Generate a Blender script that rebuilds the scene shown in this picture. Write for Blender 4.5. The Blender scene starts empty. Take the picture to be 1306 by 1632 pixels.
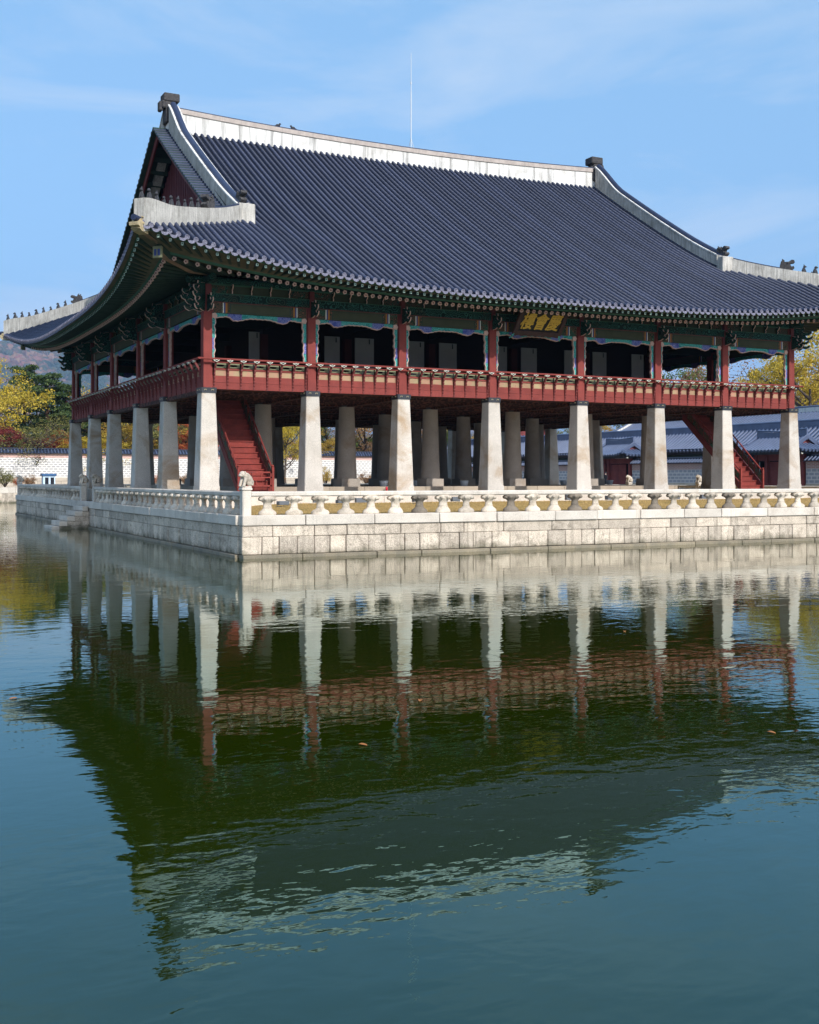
import bpy, math, random
from mathutils import Vector, Matrix, noise
random.seed(11)
R = math.radians
scene = bpy.context.scene
COL = scene.collection

# ------------------------------------------------------------------ camera
cam_d = bpy.data.cameras.new('camera'); cam = bpy.data.objects.new('camera', cam_d); COL.objects.link(cam)
cam.location = (-14.6977, -46.2112, 2.8489); cam.rotation_euler = (R(90), 0, -0.4319)
cam_d.sensor_fit = 'HORIZONTAL'; cam_d.sensor_width = 36; cam_d.lens = 1758.4 / 1306 * 36
cam_d.shift_x = (653 - 548.43) / 1306; cam_d.shift_y = -(816 - 762.15) / 1306
cam_d.clip_start = 0.1; cam_d.clip_end = 14000
scene.camera = cam
# ------------------------------------------------------------------ sky and sun
SUN_EL, SUN_AZ = R(34.5), R(174.5)          # azimuth from +Y towards +X
world = bpy.data.worlds.new('World'); scene.world = world; world.use_nodes = True
wn, wl = world.node_tree.nodes, world.node_tree.links
wn.clear()
w_out = wn.new('ShaderNodeOutputWorld'); w_bg = wn.new('ShaderNodeBackground'); sky = wn.new('ShaderNodeTexSky')
sky.sky_type = 'NISHITA'; sky.sun_disc = False; sky.sun_elevation = SUN_EL; sky.sun_rotation = SUN_AZ
sky.altitude = 50; sky.air_density = 1.0; sky.dust_density = 6; sky.ozone_density = 6
w_tc = wn.new('ShaderNodeTexCoord'); w_map = wn.new('ShaderNodeMapping'); w_noise = wn.new('ShaderNodeTexNoise'); w_ramp = wn.new('ShaderNodeValToRGB'); w_mix = wn.new('ShaderNodeMixRGB')
w_map.inputs['Scale'].default_value = (1.6, 1.6, 6.5); w_map.inputs['Rotation'].default_value = (0.1, 0.35, 0.5); w_map.inputs['Location'].default_value = (0.35, 0.2, 0.1)
w_noise.inputs['Scale'].default_value = 1.6; w_noise.inputs['Detail'].default_value = 7; w_noise.inputs['Roughness'].default_value = .58; w_noise.inputs['Distortion'].default_value = .5
w_ramp.color_ramp.elements[0].position = .45; w_ramp.color_ramp.elements[0].color = (0, 0, 0, 1)
w_ramp.color_ramp.elements[1].position = .72; w_ramp.color_ramp.elements[1].color = (.6, .6, .6, 1)
wl.new(w_tc.outputs['Generated'], w_map.inputs['Vector']); wl.new(w_map.outputs[0], w_noise.inputs['Vector']); wl.new(w_noise.outputs['Fac'], w_ramp.inputs['Fac'])
w_haze = wn.new('ShaderNodeMixRGB'); w_haze.inputs['Fac'].default_value = .5; wl.new(sky.outputs[0], w_haze.inputs[1]); w_haze.inputs[2].default_value = (1.85, 3.6, 5.4, 1)   # even thin haze over the whole sky
wl.new(w_ramp.outputs[0], w_mix.inputs['Fac']); wl.new(w_haze.outputs[0], w_mix.inputs[1]); w_mix.inputs[2].default_value = (3.4, 3.9, 4.5, 1)
wl.new(w_mix.outputs[0], w_bg.inputs['Color']); w_bg.inputs['Strength'].default_value = 0.15
wl.new(w_bg.outputs[0], w_out.inputs['Surface'])
sun_d = bpy.data.lights.new('sun', 'SUN'); sun = bpy.data.objects.new('sun', sun_d); COL.objects.link(sun)
sun_d.energy = 3.2; sun_d.angle = R(.53); sun_d.color = (1, .98, .945)
to_sun = Vector((math.sin(SUN_AZ) * math.cos(SUN_EL), math.cos(SUN_AZ) * math.cos(SUN_EL), math.sin(SUN_EL)))
sun.rotation_euler = to_sun.to_track_quat('Z', 'Y').to_euler(); sun.location = (30, -60, 60)
vs = scene.view_settings
vs.view_transform = 'Standard'; vs.look = 'None'; vs.gamma = 1; vs.use_curve_mapping = False; vs.exposure = 0.55
scene.cycles.use_denoising = True
scene.cycles.max_bounces = 8; scene.cycles.volume_bounces = 0

# ------------------------------------------------------------------ helpers
def wm(o):
    m = o.matrix_basis.copy()
    if o.parent: m = wm(o.parent) @ o.matrix_parent_inverse @ m
    return m
def parent_to(o, p):
    """keep o where it stands (o's own matrix is its world matrix)"""
    o.parent = p; o.matrix_parent_inverse = wm(p).inverted()
def tag(o, label=None, cat=None, group=None, kind=None):
    if label: o['label'] = label
    if cat: o['category'] = cat
    if group: o['group'] = group
    if kind: o['kind'] = kind
    return o
def empty(name, loc=(0, 0, 0), rz=0):
    o = bpy.data.objects.new(name, None); COL.objects.link(o); o.location = loc; o.rotation_euler = (0, 0, rz); o.empty_display_size = .3
    return o
def inst(name, mesh, mtx, parent=None):
    o = bpy.data.objects.new(name, mesh); COL.objects.link(o); o.matrix_basis = mtx
    if parent: parent_to(o, parent)
    return o
class MB:
    def __init__(s): s.v = []; s.f = []; s.m = []; s.s = []
    def add(s, vs_, fs, mi=0, sm=False):
        n = len(s.v); s.v += [tuple(a) for a in vs_]
        for f in fs: s.f.append(tuple(n + i for i in f)); s.m.append(mi); s.s.append(sm)
        return s
    def hexa(s, p, mi=0):   # 0-3 bottom ring, 4-7 top ring
        return s.add(p, [(3, 2, 1, 0), (4, 5, 6, 7), (0, 1, 5, 4), (1, 2, 6, 5), (2, 3, 7, 6), (3, 0, 4, 7)], mi)
    def box(s, x0, y0, z0, x1, y1, z1, mi=0):
        return s.hexa([(x0, y0, z0), (x1, y0, z0), (x1, y1, z0), (x0, y1, z0), (x0, y0, z1), (x1, y0, z1), (x1, y1, z1), (x0, y1, z1)], mi)
    def block(s, x0, y0, z0, x1, y1, z1, c=.015, mi=0, jit=0):
        xs, ys, zs = (x0, x1), (y0, y1), (z0, z1); V = []; idx = {}
        for i in (0, 1):
            for j in (0, 1):
                for k in (0, 1):
                    sx, sy, sz = (1 if i == 0 else -1), (1 if j == 0 else -1), (1 if k == 0 else -1)
                    o = (random.uniform(-jit, jit), random.uniform(-jit, jit), random.uniform(-jit, jit))
                    for a in range(3):
                        p = [xs[i] + sx * c + o[0], ys[j] + sy * c + o[1], zs[k] + sz * c + o[2]]
                        p[a] -= (sx, sy, sz)[a] * c
                        idx[(i, j, k, a)] = len(V); V.append(p)
        F = []
        for a in range(3):
            b, d = (a + 1) % 3, (a + 2) % 3
            for e in (0, 1):
                q = []
                for (m, n) in ((0, 0), (1, 0), (1, 1), (0, 1)):
                    t = [0, 0, 0]; t[a] = e; t[b] = m; t[d] = n; q.append(idx[(t[0], t[1], t[2], a)])
                F.append(q if e else q[::-1])
        for a in range(3):   # edges along axis a
            b, d = (a + 1) % 3, (a + 2) % 3
            for m in (0, 1):
                for n in (0, 1):
                    t0 = [0, 0, 0]; t0[b] = m; t0[d] = n; t1 = list(t0); t1[a] = 1
                    F.append([idx[(*t0, b)], idx[(*t1, b)], idx[(*t1, d)], idx[(*t0, d)]])
        for i in (0, 1):
            for j in (0, 1):
                for k in (0, 1): F.append([idx[(i, j, k, 0)], idx[(i, j, k, 1)], idx[(i, j, k, 2)]])
        return s.add(V, F, mi)
    def frustum(s, cx, cy, z0, s0, z1, s1, mi=0):
        a, b = s0 / 2, s1 / 2
        return s.hexa([(cx - a, cy - a, z0), (cx + a, cy - a, z0), (cx + a, cy + a, z0), (cx - a, cy + a, z0), (cx - b, cy - b, z1), (cx + b, cy - b, z1), (cx + b, cy + b, z1), (cx - b, cy + b, z1)], mi)
    def lathe(s, prof, n=12, c=(0, 0, 0), sx=1, sy=1, mi=0, sm=True, caps=True):
        V = []; F = []
        for z, r in prof:
            for i in range(n):
                a = 2 * math.pi * i / n; V.append((c[0] + math.cos(a) * r * sx, c[1] + math.sin(a) * r * sy, c[2] + z))
        m = len(prof)
        for j in range(m - 1):
            for i in range(n):
                k = (i + 1) % n; F.append((j * n + i, j * n + k, (j + 1) * n + k, (j + 1) * n + i))
        s.add(V, F, mi, sm)
        if caps: 
            s.add(V[:n], [tuple(range(n))[::-1]], mi); s.add(V[-n:], [tuple(range(n))], mi)
        return s
    def tube(s, pts, rad, n=8, mi=0, caps=True, sm=True):
        pts = [Vector(p) for p in pts]; m = len(pts)
        if not hasattr(rad, '__len__'): rad = [rad] * m
        V = []; F = []
        ref = Vector((0, 0, 1))
        d0 = (pts[-1] - pts[0]).normalized()
        if abs(d0.z) > .9: ref = Vector((1, 0, 0))
        for j, p in enumerate(pts):
            t = (pts[min(j + 1, m - 1)] - pts[max(j - 1, 0)]).normalized()
            x = t.cross(ref).normalized(); y = x.cross(t)
            for i in range(n):
                a = 2 * math.pi * i / n; V.append(p + (x * math.cos(a) + y * math.sin(a)) * rad[j])
        for j in range(m - 1):
            for i in range(n):
                k = (i + 1) % n; F.append((j * n + i, j * n + k, (j + 1) * n + k, (j + 1) * n + i))
        s.add(V, F, mi, sm)
        if caps: s.add(V[:n], [tuple(range(n))], mi); s.add(V[-n:], [tuple(range(n))[::-1]], mi)
        return s
    def extrude(s, poly, fn, t0, t1, mi=0, mi_side=None):
        """poly: 2d outline, fn(a,b,t)->3d"""
        n = len(poly)
        V = [fn(a, b, t0) for a, b in poly] + [fn(a, b, t1) for a, b in poly]
        s.add(V, [tuple(range(n)), tuple(range(2 * n - 1, n - 1, -1))], mi)
        s.add(V, [(i, (i + 1) % n, n + (i + 1) % n, n + i) for i in range(n)], mi if mi_side is None else mi_side)
        return s
    def ball(s, c, r, n=10, m=6, mi=0, sc=(1, 1, 1)):
        prof = [(-math.cos(math.pi * j / m) * r * sc[2], max(1e-4, math.sin(math.pi * j / m) * r)) for j in range(m + 1)]
        return s.lathe(prof, n, c, sc[0], sc[1], mi, True, False)
    def mesh(s, name, mats):
        me = bpy.data.meshes.new(name); me.from_pydata(s.v, [], s.f)
        for m in (mats if isinstance(mats, (list, tuple)) else [mats]): me.materials.append(m)
        me.polygons.foreach_set('material_index', s.m); me.polygons.foreach_set('use_smooth', s.s); me.update()
        return me
    def build(s, name, mats, parent=None, local=False):
        o = bpy.data.objects.new(name, s.mesh(name, mats)); COL.objects.link(o)
        if parent:
            if local: o.parent = parent
            else: parent_to(o, parent)
        return o
def smooth01(a, b, x):
    t = min(1, max(0, (x - a) / (b - a))); return t * t * (3 - 2 * t)

# ------------------------------------------------------------------ materials
def mnew(name):
    m = bpy.data.materials.new(name); m.use_nodes = True
    n, l = m.node_tree.nodes, m.node_tree.links
    return m, n, l, n['Principled BSDF']
def rgba(c): return (c[0], c[1], c[2], 1)
def ramp(n, l, fac, lo, hi, c0=(0, 0, 0), c1=(1, 1, 1)):
    r = n.new('ShaderNodeValToRGB'); e = r.color_ramp.elements
    e[0].position = lo; e[0].color = rgba(c0); e[1].position = hi; e[1].color = rgba(c1); l.new(fac, r.inputs['Fac']); return r.outputs[0]
def mixc(n, l, fac, a, b, mode='MIX'):
    x = n.new('ShaderNodeMixRGB'); x.blend_type = mode
    for k, val in ((0, fac), (1, a), (2, b)):
        if isinstance(val, (int, float)): x.inputs[k].default_value = val
        elif isinstance(val, tuple): x.inputs[k].default_value = rgba(val)
        else: l.new(val, x.inputs[k])
    return x.outputs[0]
def wpos(n, l, sc=(1, 1, 1)):
    g = n.new('ShaderNodeNewGeometry'); mp = n.new('ShaderNodeMapping'); mp.inputs['Scale'].default_value = sc; l.new(g.outputs['Position'], mp.inputs['Vector']); return mp.outputs[0]
def tex(n, l, vec, scale, detail=5, rough=.55, dist=0):
    t = n.new('ShaderNodeTexNoise'); t.inputs['Scale'].default_value = scale; t.inputs['Detail'].default_value = detail; t.inputs['Roughness'].default_value = rough; t.inputs['Distortion'].default_value = dist
    l.new(vec, t.inputs['Vector']); return t.outputs['Fac']
def pmat(name, c1, c2=None, scale=2., rough=.7, spec=.3, rand=0., speck=0., speck_scale=60., stain=None, stain_scale=.8, stain_lo=.5, stain_hi=.7, stain_amt=.8, streak=None, streak_scale=3., streak_lo=.5, streak_hi=.7, streak_amt=.8, bump=0., bump_scale=25., metallic=0., algae=None, chips=0.):
    m, n, l, p = mnew(name); pos = wpos(n, l)
    col = mixc(n, l, ramp(n, l, tex(n, l, pos, scale), .35, .65), c1, c2 or c1)
    if stain: 
        f = ramp(n, l, tex(n, l, pos, stain_scale, 6, .6, .6), stain_lo, stain_hi, (0, 0, 0), (stain_amt,) * 3); col = mixc(n, l, f, col, stain)
    if streak:
        f = ramp(n, l, tex(n, l, wpos(n, l, (1, 1, .07)), streak_scale, 5, .65), streak_lo, streak_hi, (0, 0, 0), (streak_amt,) * 3); col = mixc(n, l, f, col, streak)
    if speck:
        f = ramp(n, l, tex(n, l, pos, speck_scale, 3, .7), .3, .7, (1 - speck,) * 3, (1 + speck * .4,) * 3); col = mixc(n, l, 1., col, f, 'MULTIPLY')
    if rand:
        oi = n.new('ShaderNodeObjectInfo'); f = ramp(n, l, oi.outputs['Random'], 0, 1, (1 - rand,) * 3, (1 + rand * .6, 1 + rand * .55, 1 + rand * .5)); col = mixc(n, l, 1., col, f, 'MULTIPLY')
    if algae:   # slime that the pond leaves on the lowest stones
        sp_ = n.new('ShaderNodeSeparateXYZ'); l.new(pos, sp_.inputs[0]); ad = n.new('ShaderNodeMath'); ad.operation = 'MULTIPLY_ADD'; ad.inputs[1].default_value = .9; l.new(tex(n, l, wpos(n, l, (1, 1, .5)), 2.2, 5, .65), ad.inputs[0]); l.new(sp_.outputs[2], ad.inputs[2])
        col = mixc(n, l, ramp(n, l, ad.outputs[0], .48, .82, (.85,) * 3, (0, 0, 0)), col, algae)
    if chips:
        f = ramp(n, l, tex(n, l, pos, 7., 4, .7), .62, .7, (1, 1, 1), (1 - chips,) * 3); col = mixc(n, l, 1., col, f, 'MULTIPLY')
    l.new(col, p.inputs['Base Color']); p.inputs['Roughness'].default_value = rough; p.inputs['Specular IOR Level'].default_value = spec; p.inputs['Metallic'].default_value = metallic
    if bump:
        b = n.new('ShaderNodeBump'); b.inputs['Strength'].default_value = bump; b.inputs['Distance'].default_value = .02; l.new(tex(n, l, pos, bump_scale, 6, .65), b.inputs['Height']); l.new(b.outputs[0], p.inputs['Normal'])
    return m
def scroll_mat(name, dark, light, third, freq=9., scale=5., amt=.9):
    """painted curling scrolls: rings about scattered centres"""
    m, n, l, p = mnew(name); pos = wpos(n, l)
    v = n.new('ShaderNodeTexVoronoi'); v.inputs['Scale'].default_value = scale; l.new(pos, v.inputs['Vector'])
    mm = n.new('ShaderNodeMath'); mm.operation = 'MULTIPLY'; mm.inputs[1].default_value = freq * math.pi; l.new(v.outputs['Distance'], mm.inputs[0])
    sn = n.new('ShaderNodeMath'); sn.operation = 'SINE'; l.new(mm.outputs[0], sn.inputs[0])
    f = ramp(n, l, sn.outputs[0], .2, .75, (0, 0, 0), (amt,) * 3); col = mixc(n, l, f, dark, light)
    f2 = ramp(n, l, tex(n, l, pos, scale * .55, 2), .55, .62); col = mixc(n, l, f2, col, mixc(n, l, f, dark, third))
    l.new(col, p.inputs['Base Color']); p.inputs['Roughness'].default_value = .75; p.inputs['Specular IOR Level'].default_value = .15
    return m
def leaf_mat(name, c0, c1, c2, trans=.35):
    m, n, l, p = mnew(name)
    g = n.new('ShaderNodeNewGeometry'); r = n.new('ShaderNodeValToRGB'); e = r.color_ramp.elements
    e[0].color = rgba(c0); e[0].position = 0; e[1].color = rgba(c2); e[1].position = 1; k = e.new(.5); k.color = rgba(c1)
    l.new(g.outputs['Random Per Island'], r.inputs['Fac'])
    l.new(r.outputs[0], p.inputs['Base Color']); p.inputs['Roughness'].default_value = .7; p.inputs['Specular IOR Level'].default_value = .15
    t = n.new('ShaderNodeBsdfTranslucent'); l.new(r.outputs[0], t.inputs['Color']); mx = n.new('ShaderNodeMixShader'); mx.inputs[0].default_value = trans
    l.new(p.outputs[0], mx.inputs[1]); l.new(t.outputs[0], mx.inputs[2]); l.new(mx.outputs[0], n['Material Output'].inputs['Surface'])
    return m
def brick_mat(name, axis, brick_a, brick_b, mortar, bw, bh, ms, dirt=None):
    m, n, l, p = mnew(name)
    g = n.new('ShaderNodeNewGeometry'); sp = n.new('ShaderNodeSeparateXYZ'); cb = n.new('ShaderNodeCombineXYZ'); l.new(g.outputs['Position'], sp.inputs[0])
    l.new(sp.outputs[axis], cb.inputs[0]); l.new(sp.outputs[2], cb.inputs[1])
    b = n.new('ShaderNodeTexBrick'); l.new(cb.outputs[0], b.inputs['Vector']); b.inputs['Scale'].default_value = 1
    b.inputs['Color1'].default_value = rgba(brick_a); b.inputs['Color2'].default_value = rgba(brick_b); b.inputs['Mortar'].default_value = rgba(mortar)
    b.inputs['Brick Width'].default_value = bw; b.inputs['Row Height'].default_value = bh; b.inputs['Mortar Size'].default_value = ms; b.inputs['Mortar Smooth'].default_value = .2
    col = b.outputs['Color']
    f = ramp(n, l, tex(n, l, wpos(n, l), .5, 6), .4, .75, (0, 0, 0), (.45,) * 3); col = mixc(n, l, f, col, dirt or tuple(c * .6 for c in mortar))
    l.new(col, p.inputs['Base Color']); p.inputs['Roughness'].default_value = .85
    bp = n.new('ShaderNodeBump'); bp.inputs['Strength'].default_value = .5; bp.inputs['Distance'].default_value = .02; l.new(b.outputs['Fac'], bp.inputs['Height']); bp.invert = True; l.new(bp.outputs[0], p.inputs['Normal'])
    return m

M = {}
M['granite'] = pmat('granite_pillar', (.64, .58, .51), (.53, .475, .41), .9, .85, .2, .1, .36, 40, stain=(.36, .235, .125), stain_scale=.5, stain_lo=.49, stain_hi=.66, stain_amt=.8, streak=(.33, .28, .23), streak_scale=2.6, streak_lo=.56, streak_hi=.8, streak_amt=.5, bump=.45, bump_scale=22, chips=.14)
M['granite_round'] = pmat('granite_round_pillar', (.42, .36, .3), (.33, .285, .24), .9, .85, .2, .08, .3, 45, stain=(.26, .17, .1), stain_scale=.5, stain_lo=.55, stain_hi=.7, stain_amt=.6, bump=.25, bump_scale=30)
M['block'] = pmat('terrace_granite', (.72, .6, .475), (.57, .47, .37), 1.6, .88, .2, .22, .55, 26, stain=(.2, .155, .11), stain_scale=2.1, stain_lo=.54, stain_hi=.72, stain_amt=.7, streak=(.18, .148, .115), streak_scale=4, streak_lo=.53, streak_hi=.76, streak_amt=.65, bump=.9, bump_scale=16, algae=(.06, .058, .03), chips=.4)
M['coping'] = pmat('pale_coping_granite', (.7, .615, .52), (.6, .52, .435), 1.3, .85, .2, .12, .35, 45, stain=(.38, .29, .2), stain_scale=1.3, stain_lo=.57, stain_hi=.76, stain_amt=.6, streak=(.3, .255, .21), streak_scale=5, streak_lo=.57, streak_hi=.8, streak_amt=.55, bump=.4, bump_scale=26, chips=.2)
M['ledge'] = pmat('wet_ledge_stone', (.3, .24, .16), (.2, .17, .12), 1.5, .6, .4, .2, .4, 30, bump=.5)
M['baluster'] = pmat('baluster_granite', (.73, .62, .5), (.57, .48, .38), 2.2, .85, .2, .26, .4, 40, stain=(.2, .155, .11), stain_scale=2.2, stain_lo=.52, stain_hi=.72, stain_amt=.75, bump=.7, bump_scale=22, chips=.3)
M['baluster_old'] = pmat('weathered_baluster_granite', (.26, .21, .16), (.17, .14, .11), 2.5, .9, .2, .15, .4, 35, bump=.6, bump_scale=30)
M['core'] = pmat('dark_rubble', (.06, .055, .05), (.04, .04, .035), 2, .95, .1)
M['floor_stone'] = pmat('floor_stone', (.46, .38, .29), (.38, .31, .24), 1.2, .85, .2, .1, .3, 35)
M['iron'] = pmat('black_iron_band', (.03, .033, .04), (.02, .022, .028), 4, .5, .4)
M['gold'] = pmat('worn_brass', (.5, .42, .25), (.4, .33, .2), 8, .45, .5)
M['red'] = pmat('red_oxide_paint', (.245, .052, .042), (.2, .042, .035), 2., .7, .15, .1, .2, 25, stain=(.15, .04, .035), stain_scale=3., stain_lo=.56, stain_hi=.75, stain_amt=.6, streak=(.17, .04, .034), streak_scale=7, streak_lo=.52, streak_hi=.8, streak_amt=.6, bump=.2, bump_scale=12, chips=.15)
M['red_dark'] = pmat('dark_red_paint', (.17, .04, .036), (.13, .03, .028), 3., .65, .25, .08)
M['stair_red'] = pmat('stair_red_paint', (.27, .05, .038), (.2, .038, .03), 2., .65, .15, .12, .2, 20, stain=(.12, .035, .03), stain_scale=3., stain_lo=.52, stain_hi=.72, stain_amt=.6, chips=.25)
M['cream'] = pmat('cream_panel_paint', (.34, .27, .15), (.37, .2, .13), 1.6, .75, .2, .15, stain=(.42, .2, .14), stain_scale=3, stain_lo=.5, stain_hi=.62, chips=.3)
M['olive'] = pmat('olive_board_paint', (.075, .075, .045), (.06, .062, .036), 2, .8, .15, .05)
M['olive_pale'] = pmat('pale_olive_paint', (.24, .23, .14), (.2, .2, .12), 3, .8, .15)
M['soffit'] = pmat('pale_soffit_boards', (.15, .135, .09), (.11, .1, .068), 3, .8, .15)
M['green_dark'] = pmat('dark_green_paint', (.035, .06, .045), (.025, .045, .035), 3, .75, .2)
M['green_line'] = pmat('green_trim_paint', (.055, .13, .085), (.05, .11, .07), 3, .75, .2)
M['scroll'] = scroll_mat('teal_scroll_painting', (.008, .022, .018), (.035, .12, .095), (.06, .075, .05), 9, 3.2)
M['scroll_mix'] = scroll_mat('many_coloured_scroll_painting', (.02, .045, .028), (.24, .09, .06), (.08, .18, .12), 8, 5.5)
M['teal'] = scroll_mat('teal_carved_fret', (.012, .16, .15), (.2, .62, .55), (.03, .28, .28), 10, 8, .9)
M['blue'] = scroll_mat('blue_carved_fret', (.04, .06, .24), (.36, .36, .62), (.1, .12, .38), 10, 8, .9)
M['pink'] = pmat('pale_pink_paint', (.62, .4, .33), (.55, .34, .28), 6, .75, .2)
M['white_paint'] = pmat('white_trim_paint', (.68, .66, .58), (.6, .58, .5), 6, .7, .2)
M['mint'] = pmat('mint_paint', (.6, .75, .64), (.5, .66, .56), 6, .7, .2)
M['stripe_blue'] = pmat('stripe_blue_paint', (.05, .07, .2), None, 3, .75, .2)
M['stripe_orange'] = pmat('stripe_orange_paint', (.35, .14, .03), None, 3, .75, .2)
M['tile'] = pmat('slate_roof_tile', (.031, .042, .086), (.025, .035, .073), .8, .5, .26, .26, .35, 16, stain=(.05, .06, .1), stain_scale=3.2, stain_lo=.6, stain_hi=.85, stain_amt=.35, bump=.15, bump_scale=30)
M['tile_bed'] = pmat('slate_roof_channel', (.006, .009, .021), (.004, .006, .015), 2., .7, .15, .1, .3, 18)
M['tile_end'] = scroll_mat('moulded_tile_end', (.09, .088, .12), (.3, .29, .36), (.2, .19, .25), 7, 12)
M['plaster'] = pmat('white_lime_plaster', (.74, .715, .67), (.64, .615, .57), .8, .9, .15, 0, .12, 20, stain=(.4, .36, .31), stain_scale=.9, stain_lo=.54, stain_hi=.74, stain_amt=.55, streak=(.1, .09, .08), streak_scale=3.2, streak_lo=.5, streak_hi=.7, streak_amt=.7, bump=.3, bump_scale=12)
M['plaster_old'] = pmat('weathered_lime_plaster', (.62, .58, .52), (.46, .43, .38), 1.6, .9, .15, 0, .25, 20, stain=(.2, .18, .15), stain_scale=1.1, stain_lo=.5, stain_hi=.75, stain_amt=.5, streak=(.1, .09, .078), streak_scale=15., streak_lo=.42, streak_hi=.75, streak_amt=.75, bump=.4, bump_scale=15)
M['ridge_cap'] = pmat('ridge_cap_stone', (.5, .43, .38), (.4, .34, .3), 3, .9, .15, 0, .25, 30, streak=(.2, .18, .16), streak_scale=6, streak_lo=.55, streak_hi=.8, streak_amt=.6)
M['ornament'] = pmat('dark_carved_clay', (.1, .092, .09), (.05, .048, .05), 9, .85, .2, .1, .6, 25, bump=1., bump_scale=14)
M['figure'] = pmat('black_clay_figure', (.045, .045, .05), (.03, .03, .034), 6, .7, .3)
M['tosu'] = pmat('tan_dragon_head_clay', (.5, .4, .24), (.34, .26, .15), 9, .8, .2, bump=1., bump_scale=18)
M['orange_wood'] = pmat('ochre_beam_underside', (.3, .19, .12), (.22, .14, .09), 5, .75, .2)
M['gable'] = pmat('maroon_gable_boards', (.13, .035, .04), (.1, .028, .032), 3, .75, .2, .1)
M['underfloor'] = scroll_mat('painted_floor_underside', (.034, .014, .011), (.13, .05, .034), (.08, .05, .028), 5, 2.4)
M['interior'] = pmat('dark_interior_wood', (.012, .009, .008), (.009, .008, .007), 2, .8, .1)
M['shaded_red'] = pmat('shade_darkened_red_column', (.045, .014, .012), (.035, .011, .01), 2, .8, .1)  # the columns' red paint, with the indoor shade darkened into its colour
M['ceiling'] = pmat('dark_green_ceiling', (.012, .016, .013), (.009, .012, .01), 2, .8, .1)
M['paper'] = pmat('grey_door_paper', (.3, .29, .27), (.26, .25, .24), 1, .9, .1)
M['plaque'] = pmat('black_plaque_lacquer', (.018, .018, .018), (.012, .012, .012), 4, .5, .3)
M['plaque_frame'] = pmat('dark_plaque_frame', (.07, .04, .034), (.05, .03, .026), 4, .7, .15)
M['goldleaf'] = pmat('gold_lettering', (.6, .37, .05), (.48, .29, .035), 5, .5, .4)
M['metal'] = pmat('pale_metal', (.55, .57, .57), None, 4, .4, .5)
M['grey_box'] = pmat('grey_painted_metal', (.13, .14, .155), (.11, .12, .13), 4, .5, .4)
M['pot'] = pmat('white_pot_glaze', (.6, .62, .64), (.55, .57, .6), 4, .4, .4)
M['lawn'] = pmat('dry_autumn_lawn', (.5, .32, .12), (.38, .25, .09), 3., .95, .1, 0, .5, 14, stain=(.16, .15, .04), stain_scale=.9, stain_lo=.56, stain_hi=.72, stain_amt=.6, bump=1., bump_scale=30)
M['earth'] = pmat('pale_sandy_ground', (.46, .38, .28), (.38, .31, .23), .4, .95, .1, 0, .25, 6)
M['bark'] = pmat('grey_brown_bark', (.09, .07, .055), (.06, .047, .038), 4, .9, .1, bump=.8, bump_scale=10)
M['bark_pine'] = pmat('red_brown_pine_bark', (.1, .055, .035), (.06, .035, .025), 4, .9, .1, bump=.8, bump_scale=10)
M['blue_paint'] = pmat('blue_booth_roof', (.03, .09, .2), None, 4, .5, .4)
M['booth_white'] = pmat('pale_blue_booth_wall', (.5, .62, .72), None, 4, .6, .3)
M['glass_dark'] = pmat('dark_booth_glass', (.02, .02, .025), None, 4, .15, .5)
M['fire_red'] = pmat('fire_red_paint', (.5, .01, .03), None, 4, .4, .4)
M['brick_north'] = brick_mat('white_mortar_block_wall', 0, (.26, .25, .25), (.38, .36, .35), (.68, .65, .6), .58, .3, .085)
M['brick_east'] = brick_mat('grey_block_wall', 1, (.22, .24, .28), (.27, .28, .32), (.52, .5, .49), .62, .34, .055)
M['brick_red_n'] = brick_mat('red_brick_band_north', 0, (.55, .3, .25), (.6, .36, .3), (.68, .5, .44), .4, .12, .02)
M['brick_red_e'] = brick_mat('red_brick_band_east', 1, (.3, .13, .11), (.36, .17, .14), (.45, .38, .36), .5, .13, .03)
M['base_n'] = brick_mat('tan_stone_base_north', 0, (.5, .43, .34), (.42, .36, .29), (.25, .21, .17), 1.5, .62, .03)
M['base_e'] = brick_mat('tan_stone_base_east', 1, (.5, .43, .34), (.42, .36, .29), (.25, .21, .17), 1.5, .62, .03)
M['far_tile'] = pmat('far_slate_tile', (.09, .115, .19), (.065, .085, .145), 1.1, .4, .5, .1)
M['far_bed'] = pmat('far_slate_channel', (.02, .026, .045), (.014, .018, .032), 1.1, .6, .3)
M['hall_wall'] = pmat('red_hall_woodwork', (.2, .05, .045), (.14, .035, .035), 1.5, .75, .2)
M['leaf_yellow'] = leaf_mat('yellow_leaves', (.26, .22, .03), (.54, .37, .03), (.62, .48, .1))
M['leaf_gold'] = leaf_mat('golden_brown_leaves', (.3, .16, .03), (.5, .32, .05), (.55, .42, .1))
M['leaf_olive'] = leaf_mat('olive_leaves', (.1, .11, .03), (.2, .19, .06), (.3, .26, .08))
M['leaf_green'] = leaf_mat('green_leaves', (.05, .09, .02), (.1, .15, .04), (.2, .22, .06))
M['leaf_pine'] = leaf_mat('pine_needles', (.02, .045, .012), (.05, .085, .026), (.11, .145, .05), .2)
M['leaf_maroon'] = leaf_mat('maroon_leaves', (.12, .02, .025), (.2, .03, .035), (.28, .06, .05))
M['leaf_red'] = leaf_mat('orange_red_leaves', (.35, .05, .03), (.5, .12, .04), (.55, .25, .08))
M['leaf_brown'] = leaf_mat('brown_leaves', (.2, .1, .05), (.32, .17, .08), (.4, .26, .14))
M['dead_leaf'] = pmat('floating_leaf', (.3, .12, .04), None, 4, .7, .2)

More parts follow.
